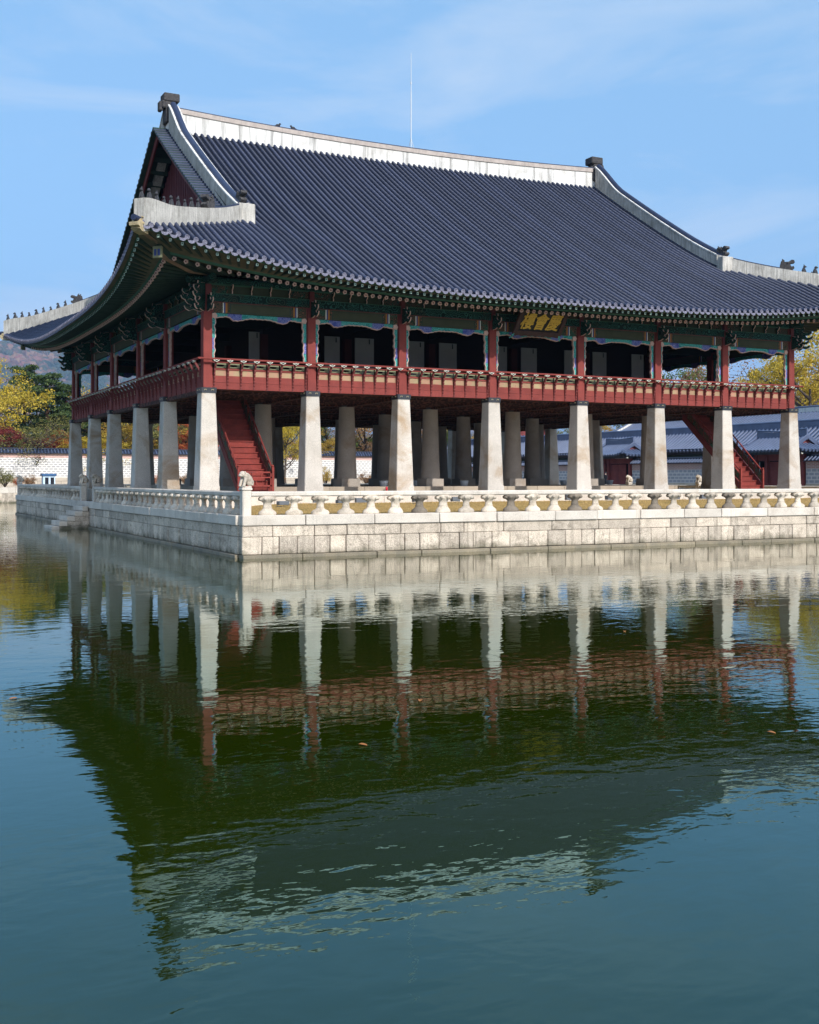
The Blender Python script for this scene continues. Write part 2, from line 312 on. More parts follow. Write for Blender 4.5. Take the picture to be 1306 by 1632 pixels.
def water_mat():
    m, n, l, p = mnew('pond_water'); n.remove(p)
    def amp(fac, a):
        x = n.new('ShaderNodeMath'); x.operation = 'MULTIPLY'; l.new(fac, x.inputs[0])
        if isinstance(a, float): x.inputs[1].default_value = a
        else: l.new(a, x.inputs[1])
        return x.outputs[0]
    def plus(a, b):
        x = n.new('ShaderNodeMath'); x.operation = 'ADD'; l.new(a, x.inputs[0]); l.new(b, x.inputs[1]); return x.outputs[0]
    # long gentle swell, short ripples in patches
    swell = amp(tex(n, l, wpos(n, l, (.5, .8, 1)), 1.0, 2, .5, .3), .006)
    rip = tex(n, l, wpos(n, l, (1.6, 2.6, 1)), 1.25, 2, .5, .4)
    fine = tex(n, l, wpos(n, l, (4., 6.5, 1)), 1.6, 2, .5)
    mask = ramp(n, l, tex(n, l, wpos(n, l, (.05, .09, 1)), 1.0, 3, .5), .38, .62, (.4,) * 3, (1.,) * 3)
    h = plus(swell, plus(amp(amp(rip, .0058), mask), amp(amp(fine, .0013), mask)))
    b = n.new('ShaderNodeBump'); b.inputs['Strength'].default_value = 1; b.inputs['Distance'].default_value = 1; l.new(h, b.inputs['Height'])
    body = n.new('ShaderNodeBsdfDiffuse'); body.inputs['Color'].default_value = (.0115, .0188, .0002, 1)
    gl = n.new('ShaderNodeBsdfGlossy'); gl.inputs['Color'].default_value = (.91, 1, .985, 1); gl.inputs['Roughness'].default_value = .012; l.new(b.outputs[0], gl.inputs['Normal'])
    fr = n.new('ShaderNodeFresnel'); fr.inputs['IOR'].default_value = 1.333; l.new(b.outputs[0], fr.inputs['Normal'])
    pw = n.new('ShaderNodeMath'); pw.operation = 'POWER'; pw.inputs[1].default_value = .8; l.new(fr.outputs[0], pw.inputs[0])
    l.new(ramp(n, l, fr.outputs[0], .1, .6, (.58, .96, 1.0), (1, 1, .96)), gl.inputs['Color'])   # tinted mirror, white at grazing angles
    mx = n.new('ShaderNodeMixShader'); l.new(pw.outputs[0], mx.inputs[0]); l.new(body.outputs[0], mx.inputs[1]); l.new(gl.outputs[0], mx.inputs[2])
    l.new(mx.outputs[0], n['Material Output'].inputs['Surface'])
    return m
M['water'] = water_mat()

# ------------------------------------------------------------------ plan of the pavilion
W, D = 34.4, 29.0
XS = [0, 4.9108, 9.5677, 14.5603, 19.8397, 24.8323, 29.4892, 34.4]
YS = [0, 6.0789, 11.4267, 17.5733, 22.9211, 29.0]
TX0, TX1, TY0, TY1 = -1.67, 40.5, -9.34, 44.2      # terrace edges
# ------------------------------------------------------------------ setting: water, ground, terrace
tag(MB().add([(-45, -60, 0), (62, -60, 0), (62, 86, 0), (-45, 86, 0)], [(0, 1, 2, 3)]).build('water', M['water']), kind='structure')
g = MB(); G = 1.75
def gq(x0, y0, x1, y1): g.add([(x0, y0, G), (x1, y0, G), (x1, y1, G), (x0, y1, G)], [(0, 1, 2, 3)])
gq(-7800, 86, 7800, 7800); gq(-7800, -7800, 7800, -52); gq(-7800, -52, -45, 86); gq(62, -52, 7800, 86)
gr = tag(g.build('ground', M['earth']), kind='structure')
bed = tag(MB().add([(-96, -61, -2), (63, -61, -2), (63, 87, -2), (-96, 87, -2)], [(0, 1, 2, 3)]).build('pond_bed', M['core']), kind='structure')
# pond banks (retaining walls); the stones of the far bank are blocks
bank = MB(); bank.box(-45, 86.1, -2, 62, 86.6, G - .01); bank.box(-45, -52.6, -2, 62, -52.1, G - .01); bank.box(-45.5, -52.5, -2, -45, 86.5, G - .01); bank.box(62.1, -52.5, -2, 62.6, 86.5, G - .01)
bank = tag(bank.build('pond_bank', M['block']), kind='structure')
for zz0, zz1, ln in ((-.1, .55, 1.3), (.56, 1.12, 1.1), (1.13, 1.8, 1.6)):
    x = -14.0
    while x < 16:
        L = ln * random.uniform(.75, 1.3)
        MB().block(x, 85.7, zz0, x + L - .02, 86.2, zz1, .02).build('stone_block', M['coping'] if zz0 > 1 else M['block'], bank); x += L
# island terrace
terrace = MB(); terrace.box(TX0 + .14, TY0 + .14, -1.5, TX1 - .14, TY1 - .14, 1.44)
terrace = tag(terrace.build('island_terrace', M['core']), kind='structure')
def course(axis, a0, a1, face, out, z0, z1, lmin, lmax, mat, proud=0., name='stone_block', thick=.4, c=.022):
    a = a0
    while a < a1 - .05:
        L = random.uniform(lmin, lmax); e = a + L
        if a1 - e < lmin * .6: e = a1
        j = .011; p = proud + random.uniform(-.014, .022); f0, f1 = sorted((face - out * (-p), face - out * thick))
        m = MB()
        if axis == 0: m.block(a + j, f0, z0 + .005, e - j, f1, z1 - .005, c, 0, .007)
        else: m.block(f0, a + j, z0 + .005, f1, e - j, z1 - .005, c, 0, .007)
        m.build(name, mat, terrace); a = e
# front (faces -Y) and side facing -X
for (axis, a0, a1, face, out) in ((0, TX0, TX1, TY0, -1), (1, TY0, TY1, TX0, -1)):
    s = .41 if axis == 1 else 0
    course(axis, a0 + s, a1, face, out, 1.15, 1.53, 2.0, 2.9, M['coping'], .07, 'coping_stone', .5, .025)
    course(axis, a0 + s, a1, face, out, .755, 1.15, 1.0, 2.4, M['block'])
    course(axis, a0 + s, a1, face, out, .125, .755, .6, .95, M['block'])
    course(axis, a0 + s, a1, face, out, -.3, .125, 1.6, 3.2, M['ledge'], .1, 'ledge_stone')
bk = MB()
bk.box(TX0, TY1 - .45, -.3, TX1, TY1, 1.53); bk.box(TX1 - .45, TY0, -.3, TX1, TY1 - .45, 1.529)
bk.build('plain_side_wall', M['block'], terrace)
# lawn rises gently from the rail to the plinth
lw = MB(); nx, ny = 60, 60
def lawn_z(x, y):
    e = min(x - TX0, TX1 - x, y - TY0, TY1 - y); return 1.47 + .27 * smooth01(.4, 5, e) + .03 * noise.noise((x * .8, y * .8, 0)) + .012 * noise.noise((x * 5, y * 5, 3))
for j in range(ny + 1):
    for i in range(nx + 1):
        x = TX0 + .45 + (TX1 - TX0 - .9) * i / nx; y = TY0 + .45 + (TY1 - TY0 - .9) * j / ny; lw.v.append((x, y, lawn_z(x, y)))
for j in range(ny):
    for i in range(nx): q = j * (nx + 1) + i; lw.f.append((q, q + 1, q + nx + 2, q + nx + 1)); lw.m.append(0); lw.s.append(True)
tag(lw.build('lawn', M['lawn']), kind='structure')
# blades of dry grass standing on the strip of lawn one sees under the rail
gb = MB()
for _ in range(16000):
    x = random.uniform(-1.0, 34); y = TY0 + .55 + random.random() ** 1.6 * 7.0; z = lawn_z(x, y); h = random.uniform(.03, .09); a = random.random() * 6.28; dx, dy = math.cos(a) * .008, math.sin(a) * .008
    gb.add([(x - dx, y - dy, z - .01), (x + dx, y + dy, z - .01), (x + random.uniform(-.03, .03), y + random.uniform(-.03, .03), z + h)], [(0, 1, 2)])
M['straw'] = leaf_mat('dry_grass_blades', (.3, .2, .07), (.52, .34, .12), (.6, .44, .2), .2)
tag(gb.build('dry_grass', M['straw']), 'short straw coloured grass on the terrace lawn', 'grass', kind='stuff')

# ------------------------------------------------------------------ pavilion
pav = empty('pavilion', (W / 2, D / 2, 1.7))
tag(pav, 'two storey royal banquet pavilion on stone pillars with hip and gable tiled roof', 'pavilion')
# plinth with a step up to the inner floor
pl = MB(); pl.box(-.85, -1.2, 1.3, W + .85, D + 1.2, 2.2)
plinth = pl.build('plinth', M['floor_stone'], pav)
x = -.85
while x < W + .8:
    L = min(random.uniform(1.5, 2.6), W + .85 - x); MB().block(x + .005, -1.32, 1.55, x + L - .005, -1.15, 2.212, .012).build('plinth_stone', M['coping'], plinth); x += L
y = -1.15
while y < D + 1.1:
    L = min(random.uniform(1.5, 2.6), D + 1.2 - y); MB().block(-.97, y + .005, 1.55, -.8, y + L - .005, 2.212, .012).build('plinth_stone', M['coping'], plinth); y += L
stp = MB(); stp.box(4.0, 4.75, 2.1, W - 4., D - 4.6, 2.41); stp.build('inner_floor', M['floor_stone'], plinth)
x = 4.0
while x < W - 4.05:
    L = min(random.uniform(1.4, 2.4), W - 4 - x); MB().block(x + .006, 4.6, 2.19, x + L - .006, 4.9, 2.42, .012).build('step_stone', M['floor_stone'], plinth); x += L
# pillars
def sq_pillar():
    m = MB()
    m.frustum(0, 0, 2.15, .96, 2.5, .955); m.frustum(0, 0, 2.5, .87, 6.58, .64)
    # chamfered look: bevel the edges by hand
    return m
def chamfer_frustum(m, z0, s0, z1, s1, c):
    V = []
    for z, s in ((z0, s0), (z1, s1)):
        a = s / 2
        for (x, y) in ((-a + c, -a), (a - c, -a), (a, -a + c), (a, a - c), (a - c, a), (-a + c, a), (-a, a - c), (-a, -a + c)): V.append((x, y, z))
    m.add(V, [tuple(range(7, -1, -1)), tuple(range(8, 16))] + [(i, (i + 1) % 8, 8 + (i + 1) % 8, 8 + i) for i in range(8)])
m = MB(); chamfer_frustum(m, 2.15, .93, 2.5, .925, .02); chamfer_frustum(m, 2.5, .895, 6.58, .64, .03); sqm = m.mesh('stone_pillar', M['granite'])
m = MB(); chamfer_frustum(m, 6.555, .70, 6.79, .72, .02)
for s in (-1, 1):
    for k in (-.16, .16):
        m.tube([(k - .05, s * .352, 6.66), (k - .05, s * .375, 6.7), (k + .05, s * .375, 6.7), (k + .05, s * .352, 6.66)], .012, 5, 1, False); m.tube([(s * .352, k - .05, 6.66), (s * .375, k - .05, 6.7), (s * .375, k + .05, 6.7), (s * .352, k + .05, 6.66)], .012, 5, 1, False)
capm = m.mesh('iron_cap', [M['iron'], M['gold']])
m = MB(); chamfer_frustum(m, 2.41, 1.08, 2.83, 1.06, .02); bsm = m.mesh('pillar_base', M['granite_round'])
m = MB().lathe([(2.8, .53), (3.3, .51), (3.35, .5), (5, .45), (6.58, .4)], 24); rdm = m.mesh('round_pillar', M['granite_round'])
m = MB().lathe([(6.56, .42), (6.8, .43)], 24); rcm = m.mesh('iron_cap_round', M['iron'])
for i, x in enumerate(XS):
    for j, y in enumerate(YS):
        T = Matrix.Translation((x, y, 0)); edge = i in (0, 7) or j in (0, 5)
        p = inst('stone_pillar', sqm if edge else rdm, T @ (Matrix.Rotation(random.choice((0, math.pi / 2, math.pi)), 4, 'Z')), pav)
        inst('iron_cap', capm if edge else rcm, T, p)
        if not edge: inst('pillar_base', bsm, T, p)
# upper floor
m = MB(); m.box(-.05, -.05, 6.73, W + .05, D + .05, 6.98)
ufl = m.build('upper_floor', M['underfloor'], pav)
m = MB()
for i in range(7):
    for j in range(5):
        for k in range(1, 8):
            yy = YS[j] + (YS[j + 1] - YS[j]) * k / 8; m.box(XS[i] + .3, yy - .07, 6.62, XS[i + 1] - .3, yy + .07, 6.74)
m.build('joists', M['underfloor'], ufl)['kind'] = 'stuff'
m = MB()
for x in XS: m.box(x - .18, .1, 6.55, x + .18, D - .1, 6.735)
for y in YS[1:-1]: m.box(.1, y - .18, 6.56, W - .1, y + .18, 6.737)
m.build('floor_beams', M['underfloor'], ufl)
# upper columns
m = MB(); chamfer_frustum(m, 6.79, .42, 10.1, .4, .02); ucm = m.mesh('red_column', M['red']); icm = ucm.copy(); icm.materials[0] = M['shaded_red']
for i, x in enumerate(XS):
    for j, y in enumerate(YS):
        edge = i in (0, 7) or j in (0, 5)
        if edge: inst('red_column', ucm, Matrix.Translation((x, y, 0)), pav)
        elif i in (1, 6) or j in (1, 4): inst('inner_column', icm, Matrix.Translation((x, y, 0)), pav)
# chamber inside: dark panelling with grey paper door leaves hung against it
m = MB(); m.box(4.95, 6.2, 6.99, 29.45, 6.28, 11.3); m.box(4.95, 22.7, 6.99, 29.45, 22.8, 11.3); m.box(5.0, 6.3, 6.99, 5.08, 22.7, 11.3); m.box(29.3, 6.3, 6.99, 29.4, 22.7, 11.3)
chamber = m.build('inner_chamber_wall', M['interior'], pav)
for a, b in ((4.12, 4.68), (8.26, 9.12), (10.0, 11.1), (13.16, 14.12), (15.05, 16.15), (18.6, 19.4), (20.35, 21.4), (23.3, 24.1), (25.3, 26.28), (28.13, 29.02)):
    d = MB(); d.box(a, 5.98, 7.0, b, 6.03, 10.2); d = d.build('door_leaf', M['paper'], chamber)
    k = MB(); k.tube([(a + .75 * (b - a), 5.96, 10.15), (a + .75 * (b - a), 5.95, 9.9)], .03, 6); k.build('door_hook', M['iron'], chamber)
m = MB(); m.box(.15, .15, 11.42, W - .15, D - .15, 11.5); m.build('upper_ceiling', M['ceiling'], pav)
for x in XS[1:-1]:
    MB().box(x - .15, .2, 10.35, x + .15, 6.0, 10.75).build('tie_beam', M['ceiling'], pav); MB().box(x - .15, 23., 10.35, x + .15, D - .2, 10.75).build('tie_beam', M['ceiling'], pav)
for y in YS[1:-1]:
    MB().box(.2, y - .15, 10.352, 4.9, y + .15, 10.752).build('tie_beam', M['ceiling'], pav); MB().box(29.5, y - .15, 10.352, W - .2, y + .15, 10.752).build('tie_beam', M['ceiling'], pav)

# ---- the four sides: u runs along the side, d inwards
def P(side, u, d, z):
    if side == 0: return (u, d, z)
    if side == 1: return (d, u, z)
    if side == 2: return (u, D - d, z)
    return (W - d, u, z)
LEN = [W, D, W, D]; BAYS = [XS, YS, XS, YS]
def sbox(m, s, u0, u1, d0, d1, z0, z1, mi=0):
    q = [(u0, d0), (u1, d0), (u1, d1), (u0, d1)]
    m.hexa([P(s, u, d, z0) for u, d in q] + [P(s, u, d, z1) for u, d in q], mi)
def wave(t, k): return .5 + .5 * math.sin(t * 6.283 * k)
def fret_profile(n=48):
    """depth of the carved fret along its top strip, t in 0..1"""
    out = []
    for i in range(n + 1):
        t = i / n; e = min(t, 1 - t)
        h = .2 - .05 * smooth01(.06, .16, e) + .16 * smooth01(.17, .235, e) - .13 * smooth01(.25, .42, e)
        h += .016 * math.sin(t * 120) ; out.append((t, h))
    return out
LOTUS = [(-.15, .05), (-.12, .0), (-.05, -.03), (0, -.06), (.05, -.03), (.12, 0), (.15, .05), (.07, .035), (0, .06), (-.07, .035)]
POST = [(-.06, 6.74), (-.16, 6.74), (-.17, 6.84), (-.14, 6.87), (-.19, 6.96), (-.155, 7.0), (-.21, 7.1), (-.175, 7.14), (-.235, 7.25), (-.2, 7.29), (-.27, 7.4), (-.235, 7.45), (-.31, 7.56), (-.3, 7.63), (-.38, 7.72), (-.42, 7.82), (-.52, 7.9), (-.52, 7.94), (-.42, 7.95), (-.34, 7.86), (-.27, 7.74), (-.2, 7.68), (-.06, 7.66)]
def wing_poly(scale=1.):
    """curled bracket arm seen from the side: (outward, up)"""
    pts = [(0, 0), (-.3, .02), (-.55, .1), (-.8, .0), (-1.0, .1), (-1.08, .26), (-1.0, .3), (-.9, .2), (-.74, .2), (-.66, .34), (-.86, .38), (-1.0, .52), (-.98, .66), (-.9, .6), (-.78, .52), (-.6, .56), (-.5, .7), (-.62, .82), (-.6, .95), (-.42, .86), (-.25, .92), (0, .95)]
    return [(a * scale, b * scale) for a, b in pts]
RAIL_MESH = {}
def rail_meshes():
    # shared pieces modelled about the origin for a side facing -Y
    m = MB(); m.extrude(POST, lambda a, b, t: (t, a, b), -.035, .035); RAIL_MESH['post'] = m.mesh('rail_post', M['red_dark'])
    m = MB(); m.extrude(LOTUS, lambda a, b, t: (a * .95, t, 7.945 + b * .95), -.54, -.44); m.extrude([(a * .55, b * .6) for a, b in LOTUS], lambda a, b, t: (a, t, 7.945 + b), -.546, -.543, 1); RAIL_MESH['lotus'] = m.mesh('lotus_bracket', [M['white_paint'], M['green_dark']])
    n = 16; m = MB()   # board with a lens shaped hole
    V = []
    for i in range(n):
        a = 2 * math.pi * i / n; c, s_ = math.cos(a), math.sin(a); k = 1 / max(abs(c), abs(s_))
        V.append((c * k * .25, -.1, 7.79 + s_ * k * .1))
    for i in range(n):
        a = 2 * math.pi * i / n; V.append((math.cos(a) * .17, -.1, 7.80 + math.sin(a) * (.035 if math.sin(a) > 0 else .06)))
    m.add(V, [(i, (i + 1) % n, n + (i + 1) % n, n + i) for i in range(n)]); V2 = [(a, -.06, c) for a, b, c in V]; m.add(V2, [(i, (i + 1) % n, n + (i + 1) % n, n + i) for i in range(n)]); m.add(V[n:] + V2[n:], [(i, (i + 1) % n, n + (i + 1) % n, n + i) for i in range(n)])
    RAIL_MESH['vent'] = m.mesh('openwork_board', M['olive_pale'])
    m = MB(); m.box(-.25, -.1, 7.34, .25, -.05, 7.58); RAIL_MESH['cream'] = m.mesh('cream_panel', M['cream'])
    m = MB(); m.extrude([(a * .975, .37 + (b - .37) * .95) for a, b in wing_poly(.8)], lambda a, b, t: (t, a - .16, b + 10.1), -.055, .055, 0); m.extrude(wing_poly(.8), lambda a, b, t: (t, a - .16, b + 10.1), -.022, .022, 1); RAIL_MESH['wing'] = m.mesh('bracket_arm', [M['scroll'], M['pink']])
    c = [(0, 0), (-.1, 0), (-.13, .1), (-.08, .18), (-.18, .24), (-.24, .36), (-.18, .42), (-.1, .34), (0, .4)]
    m = MB(); m.extrude(c, lambda a, b, t: (t, a - .12, b + 10.93), -.025, .025, 0, 1); RAIL_MESH['curl'] = m.mesh('curl_bracket', [M['scroll'], M['pink']])
rail_meshes()
def side_mtx(s, u):
    if s == 0: return Matrix.Translation((u, 0, 0))
    if s == 1: return Matrix(((0, 1, 0, 0), (1, 0, 0, u), (0, 0, 1, 0), (0, 0, 0, 1)))
    if s == 2: return Matrix(((1, 0, 0, u), (0, -1, 0, D), (0, 0, 1, 0), (0, 0, 0, 1)))
    return Matrix(((0, -1, 0, W), (1, 0, 0, u), (0, 0, 1, 0), (0, 0, 0, 1)))
for s in range(4):
    B = BAYS[s]; seen = s in (0, 1)
    for b in range(len(B) - 1):
        u0, u1 = B[b] + .21, B[b + 1] - .21; L = u1 - u0
        # painted lintel
        m = MB(); ends = [(.06, 2), (.42, 1), (.05, 3), (.07, 4), (.09, 5), (.12, 1), (.05, 6)]
        a = u0
        for w_, mi in ends: sbox(m, s, a, a + w_, -.17, .17, 10.09, 10.53, mi); a += w_
        e = u1
        for w_, mi in ends: sbox(m, s, e - w_, e, -.17, .17, 10.09, 10.53, mi); e -= w_
        sbox(m, s, a, e, -.17, .17, 10.09, 10.53, 0); sbox(m, s, a, e, -.185, -.165, 10.14, 10.155, 6); sbox(m, s, a, e, -.185, -.165, 10.46, 10.475, 6)
        lt = m.build('painted_lintel', [M['olive'], M['scroll_mix'], M['red_dark'], M['white_paint'], M['stripe_blue'], M['stripe_orange'], M['green_dark']], pav)
        # scroll band, board and purlin above it
        m = MB(); sbox(m, s, B[b] + .12, B[b + 1] - .12, -.23, .2, 10.56, 10.9, 0); sbox(m, s, B[b] + .12, B[b + 1] - .12, -.26, .2, 10.9, 10.93, 1); sbox(m, s, B[b] + .12, B[b + 1] - .12, -.2, .2, 10.53, 10.56, 2); m.build('scroll_band', [M['scroll'], M['green_line'], M['red_dark']], pav)
        m = MB(); sbox(m, s, B[b], B[b + 1], -.06, .08, 10.93, 11.3, 0)
        for (c0, c1) in ((u0 - .1, u0 + .75), (u1 - .75, u1 + .1)): sbox(m, s, c0, c1, -.075, -.05, 10.95, 11.28, 1)
        sbox(m, s, B[b], B[b + 1], -.12, .12, 11.3, 11.36, 2); m.build('upper_board', [M['olive'], M['scroll_mix'], M['green_line']], pav)
        # carved fret round the opening
        m = MB(); pr = fret_profile(); zt = 10.085; q = .05
        for i in range(len(pr) - 1):
            (t0, h0), (t1, h1) = pr[i], pr[i + 1]; uu0, uu1 = u0 + t0 * L, u0 + t1 * L; e = min(t0, 1 - t1)
            mi = 0 if e < .16 else (1 if e < .3 else 0)
            for dd in (-q, q): m.add([P(s, uu0, dd, zt), P(s, uu1, dd, zt), P(s, uu1, dd, zt - h1), P(s, uu0, dd, zt - h0)], [(0, 1, 2, 3)], mi)
            m.add([P(s, uu0, -q - .012, zt - h0 + .028), P(s, uu1, -q - .012, zt - h1 + .028), P(s, uu1, -q - .012, zt - h1 - .008), P(s, uu0, -q - .012, zt - h0 - .008), P(s, uu1, q, zt - h1 - .008), P(s, uu0, q, zt - h0 - .008)], [(0, 1, 2, 3), (3, 2, 4, 5)], 2)
        nz = 26
        for sg, ub in ((1, u0), (-1, u1)):
            for i in range(nz):
                z0, z1 = zt - .15 - (zt - 8.2) * i / nz, zt - .15 - (zt - 8.2) * (i + 1) / nz
                wd = lambda z: .2 - .07 * (zt - z) / 2 + .022 * math.sin(z * 21) + .02 * math.sin(z * 9 + 1)
                w0, w1 = wd(z0), wd(z1); mi = (0, 0, 1, 0)[int(4 * i / nz)]
                for dd in (-q, q): m.add([P(s, ub, dd, z0), P(s, ub + sg * w0, dd, z0), P(s, ub + sg * w1, dd, z1), P(s, ub, dd, z1)], [(0, 1, 2, 3)], mi)
                m.add([P(s, ub + sg * (w0 - .028), -q - .012, z0), P(s, ub + sg * (w0 + .006), -q - .012, z0), P(s, ub + sg * (w1 + .006), -q - .012, z1), P(s, ub + sg * (w1 - .028), -q - .012, z1), P(s, ub + sg * (w0 + .006), q, z0), P(s, ub + sg * (w1 + .006), q, z1)], [(0, 1, 2, 3), (1, 4, 5, 2)], 2)
            fl = []
            for i in range(20):
                a = 2 * math.pi * i / 20; r = .125 * (1 + .12 * math.cos(a * 5)); fl.append((ub + sg * .12 + math.cos(a) * r, zt - .12 + math.sin(a) * r))
            m.extrude(fl, lambda a, z, t: P(s, a, t, z), -q - .05, -q - .005, 3)
        m.build('carved_fret', [M['teal'], M['blue'], M['pink'], M['pink']], pav)
        # railing
        m = MB(); hr = [P(s, B[b] - (.55 if b == 0 else 0), -.47, 8.03), P(s, B[b + 1] + (.55 if b == len(B) - 2 else 0), -.47, 8.03)]
        m.tube(hr, .048, 10); sbox(m, s, u0, u1, -.13, -.07, 7.585, 7.665); sbox(m, s, u0, u1, -.12, -.05, 7.9, 7.95)
        rl = m.build('railing', M['red'], pav)
        for z0, z1, dd in ((6.75, 7.035, 0), (7.045, 7.335, .006)):
            m = MB(); sbox(m, s, u0, u1, -.13 + dd, -.05, z0, z1); m.build('fascia_plank', M['red'], rl)
        npost = 8; st = (L - .16) / (npost - 1)
        if seen:
            for k in range(npost):
                uk = u0 + .08 + k * st
                inst('rail_post', RAIL_MESH['post'], side_mtx(s, uk), rl); inst('lotus_bracket', RAIL_MESH['lotus'], side_mtx(s, uk), rl)
                if k < npost - 1:
                    sc = Matrix.Diagonal(((st - .07) / .5, 1, 1, 1))
                    inst('cream_panel', RAIL_MESH['cream'], side_mtx(s, uk + st / 2) @ sc, rl); inst('openwork_board', RAIL_MESH['vent'], side_mtx(s, uk + st / 2) @ sc, rl)
            cu = MB()
        else:
            m = MB(); sbox(m, s, u0, u1, -.1, -.05, 7.34, 7.9, 0)
            for k in range(npost): m.extrude(POST, lambda a, c, t: P(s, u0 + .08 + k * st + t, a, c), -.035, .035, 1)
            m.build('plain_railing_panel', [M['cream'], M['red_dark']], rl)
        if seen:
            n = 4
            for k in range(n): inst('curl_bracket', RAIL_MESH['curl'], side_mtx(s, u0 + L * (.2 + .6 * k / (n - 1))), pav)
    for u in B:   # bracket clusters over the columns
        m = MB(); sbox(m, s, u - .2, u + .2, -.21, .2, 10.1, 10.56); sbox(m, s, u - .11, u + .11, -.24, .2, 10.56, 11.3); ch = m.build('column_head', M['red_dark'], pav)
        if u not in (B[0], B[-1]) or True:
            inst('bracket_arm', RAIL_MESH['wing'], side_mtx(s, u), pav)
            if s == 1:   # tall upper arm, seen in profile along this side
                inst('bracket_arm', RAIL_MESH['wing'], side_mtx(s, u) @ Matrix.Translation((0, -.15, .45)), pav)
for (x, y, a) in ((0, 0, 225), (W, 0, 315), (0, D, 135), (W, D, 45)):
    for dz, k in ((0, 1.1), (.5, 1.25)):
        T = Matrix.Translation((x, y, 0)) @ Matrix.Rotation(R(a + 90), 4, 'Z') @ Matrix.Diagonal((1, k, 1, 1)) @ Matrix.Translation((0, 0, dz)); inst('bracket_arm', RAIL_MESH['wing'], T, pav)

# ------------------------------------------------------------------ roof
HALF = [W / 2, D / 2, W / 2, D / 2]; TIP = 4.15; RZ = 22.45
def S3(u, half): return min(1.1, abs(u) / (half + TIP)) ** 3
def PR(side, u, d, z): return P(side, u + HALF[side], d, z)
def eave_d(u, half): return -(3.4 + .75 * S3(u, half))
def roof_z(d, u, half):
    e = eave_d(u, half); t = (d - e) / (14.5 - e)
    return 11.17 + 11.3 * (.86 * t + .14 * t * t) + 1.62 * S3(u, half) * (1 - .75 * smooth01(.12, .5, t))
GX = 2.35      # gable line
def d_end(side, u):
    h = HALF[side]; c = h - abs(u)
    if side in (0, 2): return 14.3 if c > GX else c
    return 3.15 if c > GX + .3 else c
SP = .3705; TL = .36
roof_bed_objs = []
def slope_bed(side):
    h = HALF[side]; m = MB(); n = int((h + TIP) / (SP / 2)); cols = []
    K = int(18.6 / TL) + 2
    for i in range(-n, n + 1):
        u = i * SP / 2; dip = 0.03 if i % 2 == 0 else -.055; e = eave_d(u, h); de = max(e, d_end(side, u)); col = []
        for k in range(K):
            for off, lift in ((0, .022), (TL - .004, 0)):
                d = min(e + k * TL + off, de); col.append(PR(side, u, d, roof_z(d, u, h) + dip + lift))
        cols.append(col)
    R_ = len(cols[0])
    for c in cols: m.v += c
    for i in range(len(cols) - 1):
        for j in range(R_ - 1):
            a, b, c, d_ = i * R_ + j, (i + 1) * R_ + j, (i + 1) * R_ + j + 1, i * R_ + j + 1
            if (Vector(m.v[a]) - Vector(m.v[d_])).length < 1e-5 and (Vector(m.v[b]) - Vector(m.v[c])).length < 1e-5: continue
            m.f.append((a, b, c, d_)); m.m.append(0); m.s.append(False)
    return m
def tile_row(m, side, u, steps=True, r=.098, tl=TL):
    h = HALF[side]; e = eave_d(u, h) - .03; de = d_end(side, u) - .02
    if de - e < .25: return False
    NS = 6; d = e; prev = None; wob = 0.
    while d < de - 1e-4:
        d1 = min(d + tl, de); wob = wob * .7 + random.uniform(-.0025, .0025); tz = 0; tk = random.uniform(.985, 1.015)
        for (dd, rr) in ((d, r), (d1, r * (.9 if steps else 1))):
            sl = (roof_z(dd + .05, u, h) - roof_z(dd - .05, u, h)) / .1; k = 1 / math.hypot(1, sl); nd, nz = -sl * k, k; z = roof_z(dd, u, h) + .0
            ring = []
            for i in range(NS + 1):
                a = math.pi * i / NS; x = math.cos(a) * rr * tk + wob; y = math.sin(a) * rr * tk + .02 + tz
                ring.append(PR(side, u + x, dd + nd * y, z + nz * y))
            q = len(m.v); m.v += ring
            if prev is not None:
                for i in range(NS): m.f.append((prev + i, prev + i + 1, q + i + 1, q + i)); m.m.append(0); m.s.append(False if (rr == r and steps) else True)
            elif not steps or True:
                pass
            prev = q
        d = d1
    return True
roof = None
bed = slope_bed(0)
roof = bed.build('roof', M['tile_bed'], pav)
slope_bed(1).build('tile_channels', M['tile_bed'], roof)
ob = MB()
for s in (2, 3):
    b_ = slope_bed(s); ob.add(b_.v, b_.f)
ob.build('rear_tile_channels', M['tile_bed'], roof)
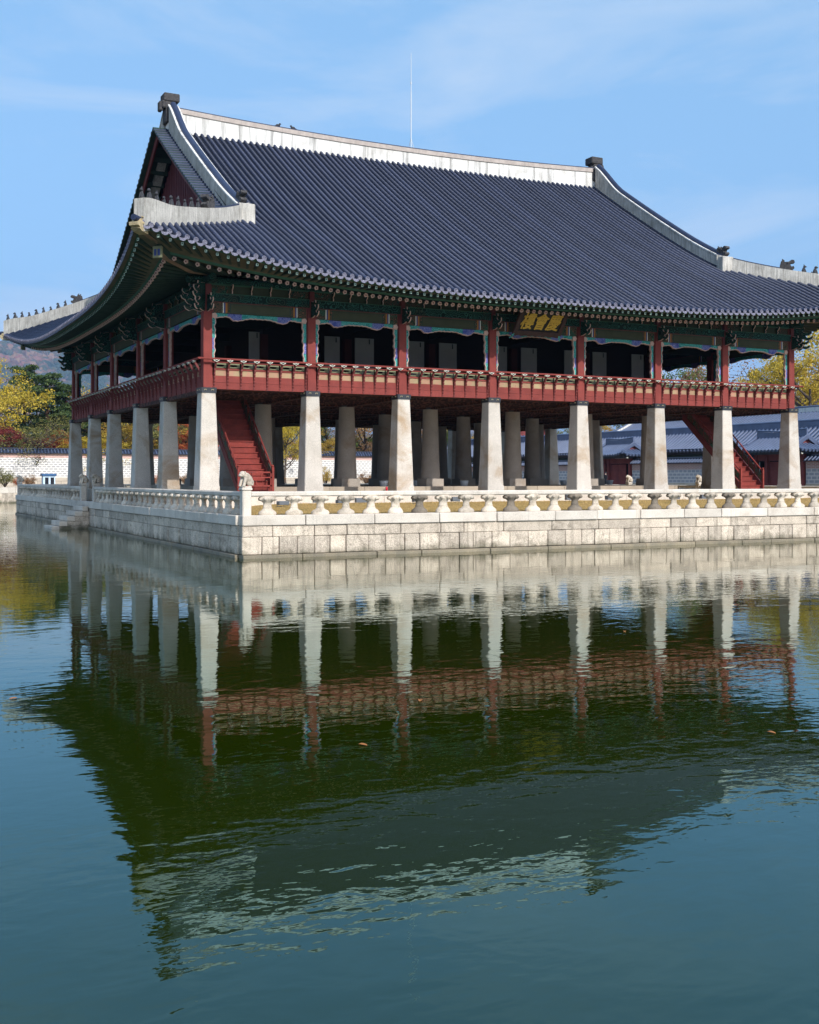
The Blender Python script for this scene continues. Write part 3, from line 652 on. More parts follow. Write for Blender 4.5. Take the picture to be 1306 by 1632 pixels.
# shared eave pieces (facing -Y)
m = MB(); m.lathe([(0, .105), (.03, .105)], 14, (0, 0, 0), sm=False); m.lathe([(.03, .08), (.036, .075)], 14, sm=False)
for v_ in range(len(m.v)): x_, y_, z_ = m.v[v_]; m.v[v_] = (x_, -z_, y_)
disc_mesh = m.mesh('round_tile_end', M['tile_end'])
cr = [(-.165, .06), (-.15, -.02), (-.1, -.09), (0, -.125), (.1, -.09), (.15, -.02), (.165, .06), (.08, .02), (0, .008), (-.08, .02)]
m = MB(); m.extrude(cr, lambda a, b, t: (a, t - b * -.25, b), -.03, .0); cres_mesh = m.mesh('crescent_tile_end', M['tile_end'])
back_rows = MB()
for s in range(4):
    h = HALF[s]; n = int((h + TIP) / SP)
    for i in range(-n, n + 1):
        u = i * SP
        if s in (0, 1):
            m = MB()
            if tile_row(m, s, u):
                o = m.build('tile_row', M['tile'], roof)
        else: tile_row(back_rows, s, u, False, tl=1.2)
        e = eave_d(u, h); z = roof_z(e, u, h)
        if s in (0, 1):
            if d_end(s, u) - e > .2: inst('round_tile_end', disc_mesh, Matrix.Translation(PR(s, u, e - .03, z + .035)) @ side_mtx(s, 0).to_3x3().to_4x4(), roof)
            u2 = u + SP / 2; e2 = eave_d(u2, h)
            if abs(u2) < h + TIP - .2: inst('crescent_tile_end', cres_mesh, Matrix.Translation(PR(s, u2, e2 - .02, roof_z(e2, u2, h) - .06)) @ side_mtx(s, 0).to_3x3().to_4x4(), roof)
back_rows.build('rear_tile_rows', M['tile'], roof)['kind'] = 'stuff'

# eaves: soffit boards, rafters
def sq_line(u, half): return -(3.1 + .85 * S3(u, half)), 10.95 + 1.62 * S3(u, half)
def fl_line(u, half): return -(2.1 + .6 * S3(u, half)), 10.82 + 1.3 * S3(u, half)
soff = MB()
for s in range(4):
    h = HALF[s]; N = 80; rows = []
    for j in range(6):
        row = []
        for i in range(-N, N + 1):
            t = i / N
            if j == 0: u = t * h; d, z = .15, 11.95
            elif j in (1, 2):
                u = t * (h + 2.55); d, z = fl_line(u, h); z += .12; 
                if j == 2: d -= .06; z += .1
            elif j == 3:
                u = t * (h + 3.9); d, z = sq_line(u, h); z += .1
            elif j == 4:
                u = t * (h + 3.95); d, z = sq_line(u, h); d -= .06; z += .16
            else:
                u = t * (h + TIP); d = eave_d(u, h) + .02; z = roof_z(d, u, h) - .07
            row.append(PR(s, u, d, z))
        rows.append(row)
    k = len(soff.v)
    for r_ in rows: soff.v += r_
    w_ = 2 * N + 1
    for j in range(5):
        for i in range(2 * N): soff.f.append((k + j * w_ + i, k + j * w_ + i + 1, k + (j + 1) * w_ + i + 1, k + (j + 1) * w_ + i)); soff.m.append((0, 1, 0, 1, 0)[j]); soff.s.append(False)
soff.build('soffit_boards', [M['soffit'], M['green_line']], pav)
# one rafter of unit length along +Z, its flower end at z=1
m = MB(); m.lathe([(0, .085), (.985, .085)], 10, mi=0, caps=False)
fl = [(math.cos(a_) * r_, math.sin(a_) * r_) for a_, r_ in ((2 * math.pi * i / 20, .088 * (1 + .13 * math.cos(5 * 2 * math.pi * i / 20))) for i in range(20))]
m.extrude(fl, lambda a, b, t: (a, b, t), .98, 1., 1); m.extrude([(a * .38, b * .38) for a, b in fl], lambda a, b, t: (a, b, t), 1., 1.003, 2)
raf_mesh = m.mesh('rafter', [M['green_dark'], M['pink'], M['red_dark']])
m = MB(); m.box(-.055, -.065, 0, .055, .065, 1., 0); m.box(-.05, -.06, 1., .05, .06, 1.004, 1); m.box(-.022, -.03, 1.004, .022, .03, 1.008, 2)
fly_mesh = m.mesh('flying_rafter', [M['green_dark'], M['mint'], M['green_dark']])
def along(p0, p1, up=Vector((0, 0, 1))):
    p0, p1 = Vector(p0), Vector(p1); z = p1 - p0; L = z.length; z.normalize(); x = z.cross(up).normalized(); y = z.cross(x)
    mt = Matrix(((x.x, y.x, z.x * L, p0.x), (x.y, y.y, z.y * L, p0.y), (x.z, y.z, z.z * L, p0.z), (0, 0, 0, 1))); return mt
def rafter_us(half, corner):
    us = []; u = .17
    while u < half + corner - .16:
        us.append(u); us.append(-u); u += .345 + (.16 * smooth01(half - 3, half + 1.5, u))
    return sorted(us)
hid_r = MB()
for s in range(4):
    h = HALF[s]
    for u in rafter_us(h, 2.4):
        d, z = fl_line(u, h); a = abs(u); k = h - 2.5; ui = u if a < k else math.copysign(k + (a - k) * .5, u)
        p1 = PR(s, u, d, z); p0 = PR(s, ui, .3, 11.95 - .1)
        if s in (0, 1): inst('rafter', raf_mesh, along(p0, p1), roof)
        else: hid_r.tube([p0, p1], .085, 6)
    for u in rafter_us(h, 3.75):
        d, z = sq_line(u, h); a = abs(u); k = h - 2.5; ui = u if a < k else math.copysign(k + (a - k) * .72, u)
        fd, fz = fl_line(ui, h); p1 = PR(s, u, d, z); p0 = PR(s, ui, fd + .5, fz + .32)
        if s in (0, 1): inst('flying_rafter', fly_mesh, along(p0, p1), roof)
        else: hid_r.tube([p0, p1], .06, 4)
hid_r.build('rear_rafters', M['olive'], roof)['kind'] = 'stuff'
# purlin under the rafters
for s in range(4):
    m = MB(); m.tube([PR(s, -HALF[s] - .9, 0, 11.5), PR(s, HALF[s] + .9, 0, 11.5)], .17, 14); m.build('purlin', M['scroll'], pav)
# corner rafters with carved ends
for (cx_, cy_, sx, sy) in ((0, 0, -1, -1), (W, 0, 1, -1), (0, D, -1, 1), (W, D, 1, 1)):
    def C(o, w_, z): return (cx_ + sx * (o / 1) - sy * w_ * .7071, cy_ + sy * (o / 1) + sx * w_ * .7071, z)
    m = MB(); prof = [(-1, 12.1), (-.2, 11.75), (1, 11.6), (1.9, 11.7), (2.5, 11.75), (2.95, 11.95)]
    for (o0, z0), (o1, z1) in zip(prof[:-1], prof[1:]):
        m.hexa([C(o0, -.16, z0), C(o1, -.16, z1), C(o1, .16, z1), C(o0, .16, z0), C(o0, -.16, z0 + .32), C(o1, -.16, z1 + .32), C(o1, .16, z1 + .32), C(o0, .16, z0 + .32)], 0)
        m.hexa([C(o0, -.13, z0 - .02), C(o1, -.13, z1 - .02), C(o1, .13, z1 - .02), C(o0, .13, z0 - .02), C(o0, -.13, z0 + .02), C(o1, -.13, z1 + .02), C(o1, .13, z1 + .02), C(o0, .13, z0 + .02)], 1)
    cr_ = m.build('corner_rafter', [M['green_dark'], M['orange_wood']], roof)
    m = MB(); m.hexa([C(2.94, -.2, 11.68), C(3.02, -.2, 11.68), C(3.02, .2, 11.68), C(2.94, .2, 11.68), C(2.94, -.2, 12.1), C(3.02, -.2, 12.14), C(3.02, .2, 12.14), C(2.94, .2, 12.1)], 0)
    for w_ in (-.08, .08): m.hexa([C(3.02, w_ - .05, 11.76), C(3.03, w_ - .05, 11.76), C(3.03, w_ + .05, 11.76), C(3.02, w_ + .05, 11.76), C(3.02, w_ - .05, 12.02), C(3.03, w_ - .05, 12.02), C(3.03, w_ + .05, 12.02), C(3.02, w_ + .05, 12.02)], 1)
    m.build('rafter_end_painting', [M['olive_pale'], M['stripe_blue']], cr_)
    m = MB(); prof = [(1.4, 12.05), (2.6, 12.18), (3.95, 12.5)]
    for (o0, z0), (o1, z1) in zip(prof[:-1], prof[1:]): m.hexa([C(o0, -.13, z0), C(o1, -.13, z1), C(o1, .13, z1), C(o0, .13, z0), C(o0, -.13, z0 + .3), C(o1, -.13, z1 + .28), C(o1, .13, z1 + .28), C(o0, .13, z0 + .3)], 0); m.hexa([C(o0, -.1, z0 - .02), C(o1, -.1, z1 - .02), C(o1, .1, z1 - .02), C(o0, .1, z0 - .02), C(o0, -.1, z0), C(o1, -.1, z1), C(o1, .1, z1), C(o0, .1, z0)], 1)
    m.build('flying_corner_rafter', [M['green_dark'], M['orange_wood']], roof)
    # dragon head sleeve
    m = MB(); hp = [(3.75, 12.38), (4.08, 12.42), (4.2, 12.5), (4.16, 12.56), (4.28, 12.6), (4.3, 12.72), (4.16, 12.78), (4.1, 12.9), (3.95, 12.86), (3.75, 12.84)]
    m.extrude(hp, lambda a, b, t: C(a, t, b), -.2, .2); m.ball(C(4.02, .2, 12.74), .06); m.ball(C(4.02, -.2, 12.74), .06); m.tube([C(3.8, .16, 12.86), C(3.95, .19, 12.96), C(4.08, .17, 12.98)], [.05, .04, .02], 6); m.tube([C(3.8, -.16, 12.86), C(3.95, -.19, 12.96), C(4.08, -.17, 12.98)], [.05, .04, .02], 6)
    m.build('dragon_head_sleeve', M['tosu'], roof)

# ---- ridges
def ridge_wall(m, path, w, heights, drop=.35, mi=0, lip=None, cap=None):
    """path of (x,y,zbase); heights above base"""
    n = len(path); V = []
    for k, (x, y, z) in enumerate(path):
        x0, y0 = path[max(0, k - 1)][:2]; x1, y1 = path[min(n - 1, k + 1)][:2]; t = Vector((x1 - x0, y1 - y0)).normalized(); nx_, ny_ = -t.y, t.x
        hh = heights[k]
        V.append([(x + nx_ * w / 2 * sg, y + ny_ * w / 2 * sg, z - drop if q == 0 else z + hh) for sg, q in ((-1, 0), (-1, 1), (1, 1), (1, 0))])
        V[-1].append((nx_, ny_, z + hh, x, y))
    for k in range(n - 1):
        a, b = V[k], V[k + 1]
        m.add(a[:4] + b[:4], [(0, 4, 5, 1), (1, 5, 6, 2), (2, 6, 7, 3), (3, 7, 4, 0)], mi)
    m.add(V[0][:4], [(0, 1, 2, 3)], mi); m.add(V[-1][:4], [(3, 2, 1, 0)], mi)
    if lip is not None:
        for k in range(n - 1):
            q = []
            for (nx_, ny_, zt, x, y) in (V[k][4], V[k + 1][4]):
                wv = w / 2 + .05
                q += [(x - nx_ * wv, y - ny_ * wv, zt - .06), (x + nx_ * wv, y + ny_ * wv, zt - .06), (x + nx_ * wv, y + ny_ * wv, zt + .02), (x - nx_ * wv, y - ny_ * wv, zt + .02)]
            m.add(q, [(0, 4, 5, 1), (1, 5, 6, 2), (2, 6, 7, 3), (3, 7, 4, 0), (0, 1, 2, 3), (4, 5, 6, 7)], lip)
    if cap is not None:
        m.tube([(v[4][3], v[4][4], v[4][2] + .03) for v in V], w * .36, 10, cap)
# main ridge
def ridge_top(x): return 23.33 + .42 * ((x - 17.2) / 15.) ** 2
m = MB(); xs_ = [2.3 + (W - 4.6) * i / 40 for i in range(41)]
ridge_wall(m, [(x, 14.5, 22.3) for x in xs_], .62, [ridge_top(x) - 22.3 for x in xs_], .5, 0)
ridge = m.build('main_ridge', M['plaster'], roof)
m = MB(); ridge_wall(m, [(x, 14.5, ridge_top(x) - .27) for x in xs_], .74, [.25] * 41, 0, 0); ridge_wall(m, [(x, 14.5, ridge_top(x)) for x in xs_], .6, [.06] * 41, .05, 1); m.build('ridge_cap', [M['ridge_cap'], M['tile']], ridge)
# ridge end ornaments
for sx, xe in ((-1, 2.15), (1, W - 2.15)):
    m = MB(); X = lambda a: xe + sx * a
    def bx(a0, a1, z0, z1, w_): x0, x1 = sorted((X(a0), X(a1))); m.block(x0, 14.5 - w_, z0, x1, 14.5 + w_, z1, .05)
    bx(-.72, .02, 22.85, 23.7, .4); bx(-.58, .22, 23.65, 24.08, .34); bx(-.78, .14, 24.03, 24.5, .4); bx(.14, .36, 23.5, 24.05, .22); bx(-.74, -.55, 23.65, 23.9, .26)
    m.build('ridge_end_ornament', M['ornament'], roof)
# descending ridges and hip ridges (zb = roof surface)
def hip_h(t): return .7 - .12 * math.sin(math.pi * min(1, t / .9)) + .2 * smooth01(.72, 1., t)
def zfront(x, y): return roof_z(y, x - W / 2, W / 2)
DRAGON = [(-.42, 0), (-.45, .3), (-.38, .55), (-.25, .62), (-.2, .5), (.05, .5), (.2, .6), (.34, .58), (.38, .46), (.3, .4), (.18, .4), (.12, .32), (.2, .2), (.32, .22), (.36, .12), (.25, .02), (.1, 0)]
def dragon(name, loc, ang, sc=1.):
    m = MB(); m.extrude(DRAGON, lambda a, b, t: (a * sc, t * sc, b * sc), -.16, .16)
    m.ball((.0 * sc, .16 * sc, .42 * sc), .06 * sc); m.ball((0, -.16 * sc, .42 * sc), .06 * sc); m.tube([(-.2 * sc, .1 * sc, .55 * sc), (-.32 * sc, .12 * sc, .68 * sc)], [.05 * sc, .02 * sc], 6); m.tube([(-.2 * sc, -.1 * sc, .55 * sc), (-.32 * sc, -.12 * sc, .68 * sc)], [.05 * sc, .02 * sc], 6)
    o = m.build(name, M['ornament']); o.matrix_basis = Matrix.Translation(loc) @ Matrix.Rotation(ang, 4, 'Z'); parent_to(o, roof); return o
def fig_mesh(v):
    m = MB(); s = (1., .85, 1.1)[v]
    m.lathe([(0, .11), (.06, .12), (.16, .1), (.26, .065), (.31, .05)], 8, (-.03, 0, 0), 1.1, .8)
    m.tube([(-.02, 0, .05), (.09, .0, .02)], [.05, .04], 6); m.tube([(.02, .04, .25), (.1, .05, .02)], [.035, .025], 6); m.tube([(.02, -.04, .25), (.1, -.05, .02)], [.035, .025], 6)
    m.ball((.02, 0, .36 * 1.0), .075, 8, 6, 0, (1.1, .9, 1)); m.tube([(.05, 0, .36), (.13, 0, .34)], [.045, .03], 6)
    if v == 0: m.tube([(.0, 0, .42), (-.02, 0, .5)], [.04, .015], 6)
    if v == 2: m.tube([(-.1, 0, .05), (-.2, 0, .12), (-.2, 0, .2)], [.03, .025, .015], 5)
    me = m.mesh('ridge_figure', M['figure'])
    for q in me.vertices: q.co *= s * .95
    return me
FIG = [fig_mesh(k) for k in range(3)]
for sx in (0, 1):
    for sy in (0, 1):
        mx = lambda x: x if sx == 0 else W - x
        my = lambda y: y if sy == 0 else D - y
        # descending ridge
        ys_ = [14.0 - (14.0 - 2.35) * i / 24 for i in range(25)]
        path = [(mx(2.5), my(y), zfront(2.5, y) + (.55 * smooth01(11.5, 14.0, y))) for y in ys_]
        hh = [1.0 - .0 * i for i in range(25)]
        m = MB(); ridge_wall(m, path, .5, [.98 - .24 * (i / 24) for i in range(25)], .5, 0, 1, 2)
        dr = m.build('descending_ridge', [M['plaster_old'], M['plaster'], M['tile']], roof)
        # hip ridge
        K = 22; hp = []
        for i in range(K + 1):
            t = i / K; o = 2.75 + (-4.0 - 2.75) * t; hp.append((mx(o), my(o), zfront(max(o, -3.9), o) + .03))
        m = MB(); ridge_wall(m, hp, .46, [hip_h(i / K) for i in range(K + 1)], .4, 0, None, None)
        ridge_wall(m, [(a, b, c + hip_h(i / K)) for i, (a, b, c) in enumerate(hp[:9])], .3, [.07] * 9, .02, 1)
        hip = m.build('hip_ridge', [M['plaster_old'], M['tile']], roof)
        ex, ey = mx(2.62) , my(2.2); m = MB(); m.block(min(mx(2.2), mx(3.0)), min(my(2.0), my(2.42)), zfront(2.5, 2.2) - .3, max(mx(2.2), mx(3.0)), max(my(2.0), my(2.42)), zfront(2.5, 2.2) + .8, .03); m.build('ridge_foot', M['plaster_old'], roof)
        dragon('dragon_head', (mx(2.5), my(2.5), zfront(2.5, 2.4) + .78), math.atan2(my(0) - my(1), 0), .95)
        ang = math.atan2(my(0) - my(1), mx(0) - mx(1)); top = lambda t: (hp[int(t * K)][0], hp[int(t * K)][1], hp[int(t * K)][2] + hip_h(t) - .01)
        def on_hip(t):
            f = t * K; i = min(K - 1, int(f)); q = f - i; a, b = hp[i], hp[i + 1]; z = a[2] + (b[2] - a[2]) * q + hip_h(t)
            return (a[0] + (b[0] - a[0]) * q, a[1] + (b[1] - a[1]) * q, z - .01)
        dragon('dragon_head', on_hip(.4), ang, .95)
        for k in range(9):
            t = .49 + .49 * k / 8; inst('ridge_figure', FIG[(k * 2 + (k == 8)) % 3 if k < 8 else 0], Matrix.Translation(on_hip(min(t, .985))) @ Matrix.Rotation(ang, 4, 'Z'), roof)
        # tip tile under the hip
        tz = zfront(-3.9, -4.1); m = MB(); m.tube([(mx(-3.55), my(-3.55), tz + .12), (mx(-4.3), my(-4.3), tz + .16)], [.14, .13], 8); m.build('corner_tile', M['tile'], roof)
    # gable end
    xg = mx(2.95); sgn = 1 if sx == 0 else -1
    zb = 14.9; wb = MB(); n_ = 70
    for i in range(n_):
        y0 = 2.2 + (D - 4.4) * i / n_; y1 = 2.2 + (D - 4.4) * (i + 1) / n_; ztop = min(zfront(17.2, min(y0, D - y0)), zfront(17.2, min(y1, D - y1))) - .25
        if ztop > zb: wb.box(min(xg, xg + sgn * .1), y0 + .012, zb - .6, max(xg, xg + sgn * .1), y1 - .012, ztop); wb.box(min(xg - sgn * .035, xg), y0 - .03, zb - .6, max(xg - sgn * .035, xg), y0 + .03, ztop)
    gw = wb.build('gable_boards', M['gable'], roof); gw['kind'] = 'stuff'
    bb = MB(); ul = MB()
    for half in (0, 1):
        yy = lambda y: y if half == 0 else D - y
        for i in range(30):
            a, b = 3.0 + 11.5 * i / 30, 3.0 + 11.5 * (i + 1) / 30; za, zb_ = zfront(4, a), zfront(4, b)
            xa, xb = sorted((mx(1.75), mx(1.85)))
            bb.hexa([(xa, yy(a), za - .62), (xb, yy(a), za - .62), (xb, yy(b), zb_ - .62), (xa, yy(b), zb_ - .62), (xa, yy(a), za - .12), (xb, yy(a), za - .12), (xb, yy(b), zb_ - .12), (xa, yy(b), zb_ - .12)], 0)
            xa, xb = sorted((mx(1.47), mx(2.9))); ul.hexa([(xa, yy(a), za - .16), (xb, yy(a), za - .16), (xb, yy(b), zb_ - .16), (xa, yy(b), zb_ - .16), (xa, yy(a), za + .0), (xb, yy(a), za + .03), (xb, yy(b), zb_ + .03), (xa, yy(b), zb_ + .0)], 0)
            if i % 2 == 0: xa, xb = sorted((mx(1.9), mx(2.92))); ul.box(xa, min(yy(a), yy(a + .14)), za - .42, xb, max(yy(a), yy(a + .14)), za - .17, 0)
        # rows of gable edge tiles, laid across the slope
        for i in range(36):
            y = 3.1 + (14.2 - 3.1) * i / 35; z = zfront(4, y) + .0
            m = MB(); sl = .66; NSg = 6; Vv = []
            for xx in (2.4, 1.45):
                for q in range(NSg + 1):
                    a_ = math.pi * q / NSg; c_, s__ = math.cos(a_) * .1, math.sin(a_) * .1; k_ = 1 / math.hypot(1, sl); sg2 = 1 if half == 0 else -1
                    Vv.append((mx(xx), yy(y) + sg2 * (c_ * k_ - s__ * sl * k_), z + c_ * sl * k_ + s__ * k_ + (.0 if xx > 2 else -.06)))
            m.add(Vv, [(q, q + 1, NSg + 2 + q, NSg + 1 + q) for q in range(NSg)], 0, True); m.add(Vv[NSg + 1:], [tuple(range(NSg + 1))], 1)
            if sx == 0: m.build('gable_edge_tile', [M['tile'], M['tile_end']], roof)
    ul.build('verge_boards', M['green_dark'], roof); bb.build('bargeboard', M['red_dark'], roof)
# lightning rod on the ridge
rod = MB(); rx = 17.9; rz = ridge_top(rx)
rod.tube([(rx, 14.5, rz - .02), (rx, 14.5, rz + 3.6)], .03, 8); rod.tube([(rx, 14.5, rz + 3.6), (rx, 14.5, rz + 6.05)], [.022, .012], 6)
for a in range(3): rod.tube([(rx + math.cos(a * 2.09) * .22, 14.5 + math.sin(a * 2.09) * .22, rz + .02), (rx, 14.5, rz + .75)], .015, 5)
rod.lathe([(0, .3), (.05, .3)], 12, (rx, 14.5, rz + .02)); rod.lathe([(0, .05), (.12, .05)], 8, (rx, 14.5, rz + 4.1))
tag(rod.build('lightning_rod', M['metal']), 'thin pale metal lightning rod standing on the white roof ridge', 'lightning rod')
for bx_, k in ((9.0, 1), (9.95, -1)):
    b = MB(); z = ridge_top(bx_) + .08; b.ball((bx_, 14.5, z + .12), .1, 8, 6, 0, (1.5, .9, .9)); b.ball((bx_ + .12 * k, 14.5, z + .22), .06); b.tube([(bx_ - .1 * k, 14.5, z + .1), (bx_ - .28 * k, 14.5, z + .06)], [.05, .02], 6); b.tube([(bx_, 14.47, z), (bx_, 14.47, z + .08)], .012, 5); b.tube([(bx_, 14.53, z), (bx_, 14.53, z + .08)], .012, 5); b.tube([(bx_ + .16 * k, 14.5, z + .22), (bx_ + .21 * k, 14.5, z + .21)], [.02, .005], 5)
    tag(b.build('bird', M['figure']), 'small dark bird perched on the white ridge, ' + ('the left of two' if k == 1 else 'the right of two'), 'bird', 'birds on the ridge')

# name plaque
pq = MB(); p0, p1 = Vector((16.7, -.8, 10.06)), Vector((16.7, -1.45, 10.98)); pu = (p1 - p0); ph = pu.length; pu.normalize(); pn = Vector((0, -pu.z, pu.y)); pn = Vector((0, pu.z * -1, pu.y)); 
def Q(a, b, c): return tuple(p0 + Vector((a * .93, 0, 0)) + pu * b * .9 + pn * c)
def qbox(m, a0, a1, b0, b1, c0, c1, mi=0): m.hexa([Q(a0, b0, c0), Q(a1, b0, c0), Q(a1, b0, c1), Q(a0, b0, c1), Q(a0, b1, c0), Q(a1, b1, c0), Q(a1, b1, c1), Q(a0, b1, c1)], mi)
qbox(pq, -1.3, 1.3, .05, 1.3, 0, .06)
plq = pq.build('name_plaque', M['plaque'], pav)
for (a0, a1, b0, b1) in ((-1.5, 1.5, -.1, .08), (-1.5, 1.5, 1.28, 1.42), (-1.5, -1.29, .08, 1.28), (1.29, 1.5, .08, 1.28)):
    f = MB(); qbox(f, a0, a1, b0, b1, -.02, .12); f.build('plaque_frame', M['plaque_frame'], plq)
f = MB(); apron = [(-1.5, 0), (1.5, 0), (1.5, -.08)] + [(1.5 - 3.0 * i / 24, -.1 - .06 * abs(math.sin(i * .9))) for i in range(1, 24)] + [(-1.5, -.08)]
f.extrude([(a, b - .1) for a, b in apron], lambda a, b, t: Q(a, b, t), .0, .08); f.build('carved_apron', M['plaque_frame'], plq)
for sg in (-1, 1): f = MB(); f.tube([Q(sg * 1.42, -.1, .05), Q(sg * 1.5, -.3, .08), Q(sg * 1.6, -.42, .06)], [.05, .05, .03], 6); f.build('cloud_foot', M['teal'], plq)
for k, ch in enumerate('樓會慶'):
    tc = bpy.data.curves.new('inscription_character', 'FONT'); tc.body = ch; tc.size = 1.02; tc.extrude = .012; tc.align_x = 'CENTER'
    to = bpy.data.objects.new('inscription_character_curve', tc); COL.objects.link(to); bpy.context.view_layer.update()
    me0 = bpy.data.meshes.new_from_object(to.evaluated_get(bpy.context.evaluated_depsgraph_get())); bpy.data.objects.remove(to)
    vs0 = [v.co.copy() for v in me0.vertices]; fs0 = [tuple(p.vertices) for p in me0.polygons]; bpy.data.meshes.remove(me0)
    cxm = [(min(v[i] for v in vs0) + max(v[i] for v in vs0)) / 2 for i in (0, 1)]
    cm = MB()   # thickened like a loaded brush
    for q, (ox, oy) in enumerate(((0, 0), (.02, .008), (-.02, -.008), (.008, -.02), (-.008, .02))):
        cm.add([((v.x - cxm[0] + ox + .16 * (v.y - cxm[1])), v.y - cxm[1] + oy, v.z + q * .0015) for v in vs0], fs0)
    o = cm.build('inscription_character', M['goldleaf'])
    b_ = Matrix(((1, 0, 0, 0), (0, pu.y, pn.y, 0), (0, pu.z, pn.z, 0), (0, 0, 0, 1)))
    o.matrix_basis = Matrix.Translation(Q(-.82 + .82 * k, .68, .08)) @ b_ @ Matrix.Diagonal((.74, .92, 1, 1)); parent_to(o, plq)

# wooden stairs to the upper floor
def stair(xc, gate):
    w = .78; y0, z0, y1, z1 = .75, 2.2, 5.25, 6.75; n = 17
    st = MB()
    for sg in (-1, 1):
        x0, x1 = sorted((xc + sg * w, xc + sg * (w + .09)))
        st.hexa([(x0, y0 - .1, z0), (x1, y0 - .1, z0), (x1, y1, z1 - .45), (x0, y1, z1 - .45), (x0, y0 - .1, z0 + .35), (x1, y0 - .1, z0 + .35), (x1, y1, z1 + .02), (x0, y1, z1 + .02)])
    o = st.build('staircase', M['red_dark'], pav)
    for k in range(n):
        ya, yb = y0 + (y1 - y0) * k / n, y0 + (y1 - y0) * (k + 1) / n; za, zb = z0 + (z1 - z0) * k / n, z0 + (z1 - z0) * (k + 1) / n
        m = MB(); m.box(xc - w, ya + .02, za, xc + w, ya + .05, zb - .04); m.build('riser', M['stair_red'], o)
        m = MB(); m.box(xc - w, ya - .03, zb - .04, xc + w, yb + .05, zb); m.build('tread', M['stair_red'], o)
    for sg in (-1, 1):
        xr = xc + sg * (w + .045); m = MB(); m.tube([(xr, y0 - .12, z0 + 1.05), (xr, y1 - .4, z1 + .45)], .04, 8); m.build('handrail', M['stair_red'], o)
        m = MB(); m.hexa([(xr - .02, y0 - .1, z0 + .45), (xr + .02, y0 - .1, z0 + .45), (xr + .02, y1 - .4, z1 - .3), (xr - .02, y1 - .4, z1 - .3), (xr - .02, y0 - .1, z0 + .85), (xr + .02, y0 - .1, z0 + .85), (xr + .02, y1 - .4, z1 + .1), (xr - .02, y1 - .4, z1 + .1)]); m.build('painted_side_panel', M['scroll_mix'], o)
        m = MB(); m.box(xr - .05, y0 - .2, z0, xr + .05, y0 - .1, z0 + 1.15); m.ball((xr, y0 - .15, z0 + 1.2), .06); m.build('newel_post', M['stair_red'], o)
        for k in range(1, 9):
            t = k / 9; yk = y0 + (y1 - .4 - y0) * t; zk = z0 + (z1 - z0 - .6) * t; m = MB(); m.box(xr - .03, yk - .03, zk + .4, xr + .03, yk + .03, zk + 1.05); m.build('rail_baluster', M['red_dark'], o)
    if gate:
        for (a0, a1, b0, b1) in ((-.7, -.64, 0, .95), (.64, .7, 0, .95), (-.7, .7, .88, .95), (-.7, .7, .66, .71), (-.7, .7, .28, .34), (-.26, -.22, .71, .88), (.2, .24, .71, .88), (-.05, 0, .34, .5)):
            m = MB(); m.box(xc + a0, y0 - .32, z0 + b0, xc + a1, y0 - .27, z0 + b1); m.build('gate_bar', M['stair_red'], o)
stair(2.5, True); stair(W - 2.2, False)

# ------------------------------------------------------------------ stone balustrades of the terrace
PB = [(1.53, .335), (1.6, .345), (1.66, .3), (1.72, .21), (1.78, .165), (1.8, .185), (1.825, .16), (1.95, .155), (2.0, .2), (2.06, .29), (2.12, .33), (2.17, .32), (2.21, .24)]
BAL = []
for vv in range(3):
  q_ = (1., .93, 1.06)[vv]; nk = (1., 1.1, .9)[vv]
  m = MB().lathe([(z, r * (nk if .15 < r < .22 else q_)) for z, r in PB], (14, 12, 10)[vv], sx=1, sy=.62)
  for sg in (-1, 1): m.ball((sg * .27, 0, 2.1), .075, 8, 6, 0, (1, 1.9, 1)); m.ball((sg * .13, -.17, 2.11), .07, 8, 6); m.ball((sg * .13, .17, 2.11), .07, 8, 6)
  BAL.append(m.mesh('baluster', M['baluster']))
bal_mesh = BAL[0]; bal_old = bal_mesh.copy(); bal_old.materials[0] = M['baluster_old']
def lion(m, T):
    """seated guardian beast facing +x, base at z=0"""
    k = MB()
    k.tube([(-.17, 0, .02), (-.17, 0, .14), (-.1, 0, .27), (0, 0, .37), (.09, 0, .42)], [.14, .17, .165, .145, .12], 12)
    k.ball((.13, 0, .43), .125, 10, 8, 0, (1.05, 1, .95)); k.ball((.23, 0, .39), .07, 8, 6, 0, (1, 1.2, .8)); k.ball((.1, .1, .5), .04); k.ball((.1, -.1, .5), .04)
    for sg in (-1, 1): k.tube([(.06, sg * .09, .3), (.13, sg * .1, .12), (.17, sg * .1, .0)], [.075, .06, .06], 8); k.ball((-.08, sg * .13, .1), .1, 8, 6, 0, (1.2, .6, 1))
    for a in range(7): k.ball((.02 - .03 * a, .09 * math.sin(a * 1.7), .47 - .045 * a), .055)
    k.tube([(-.3, 0, .04), (-.33, 0, .18), (-.26, 0, .28)], [.05, .05, .03], 6)
    m.add([tuple(T @ Vector(v)) for v in k.v], k.f, 0, True)
def post_mesh(sc=1.):
    m = MB(); m.block(-.17, -.17, 1.5, .17, .17, 2.42, .03); m.block(-.2, -.2, 2.42, .2, .2, 2.5, .02); m.block(-.18, -.18, 2.5, .18, .18, 2.56, .015); return m
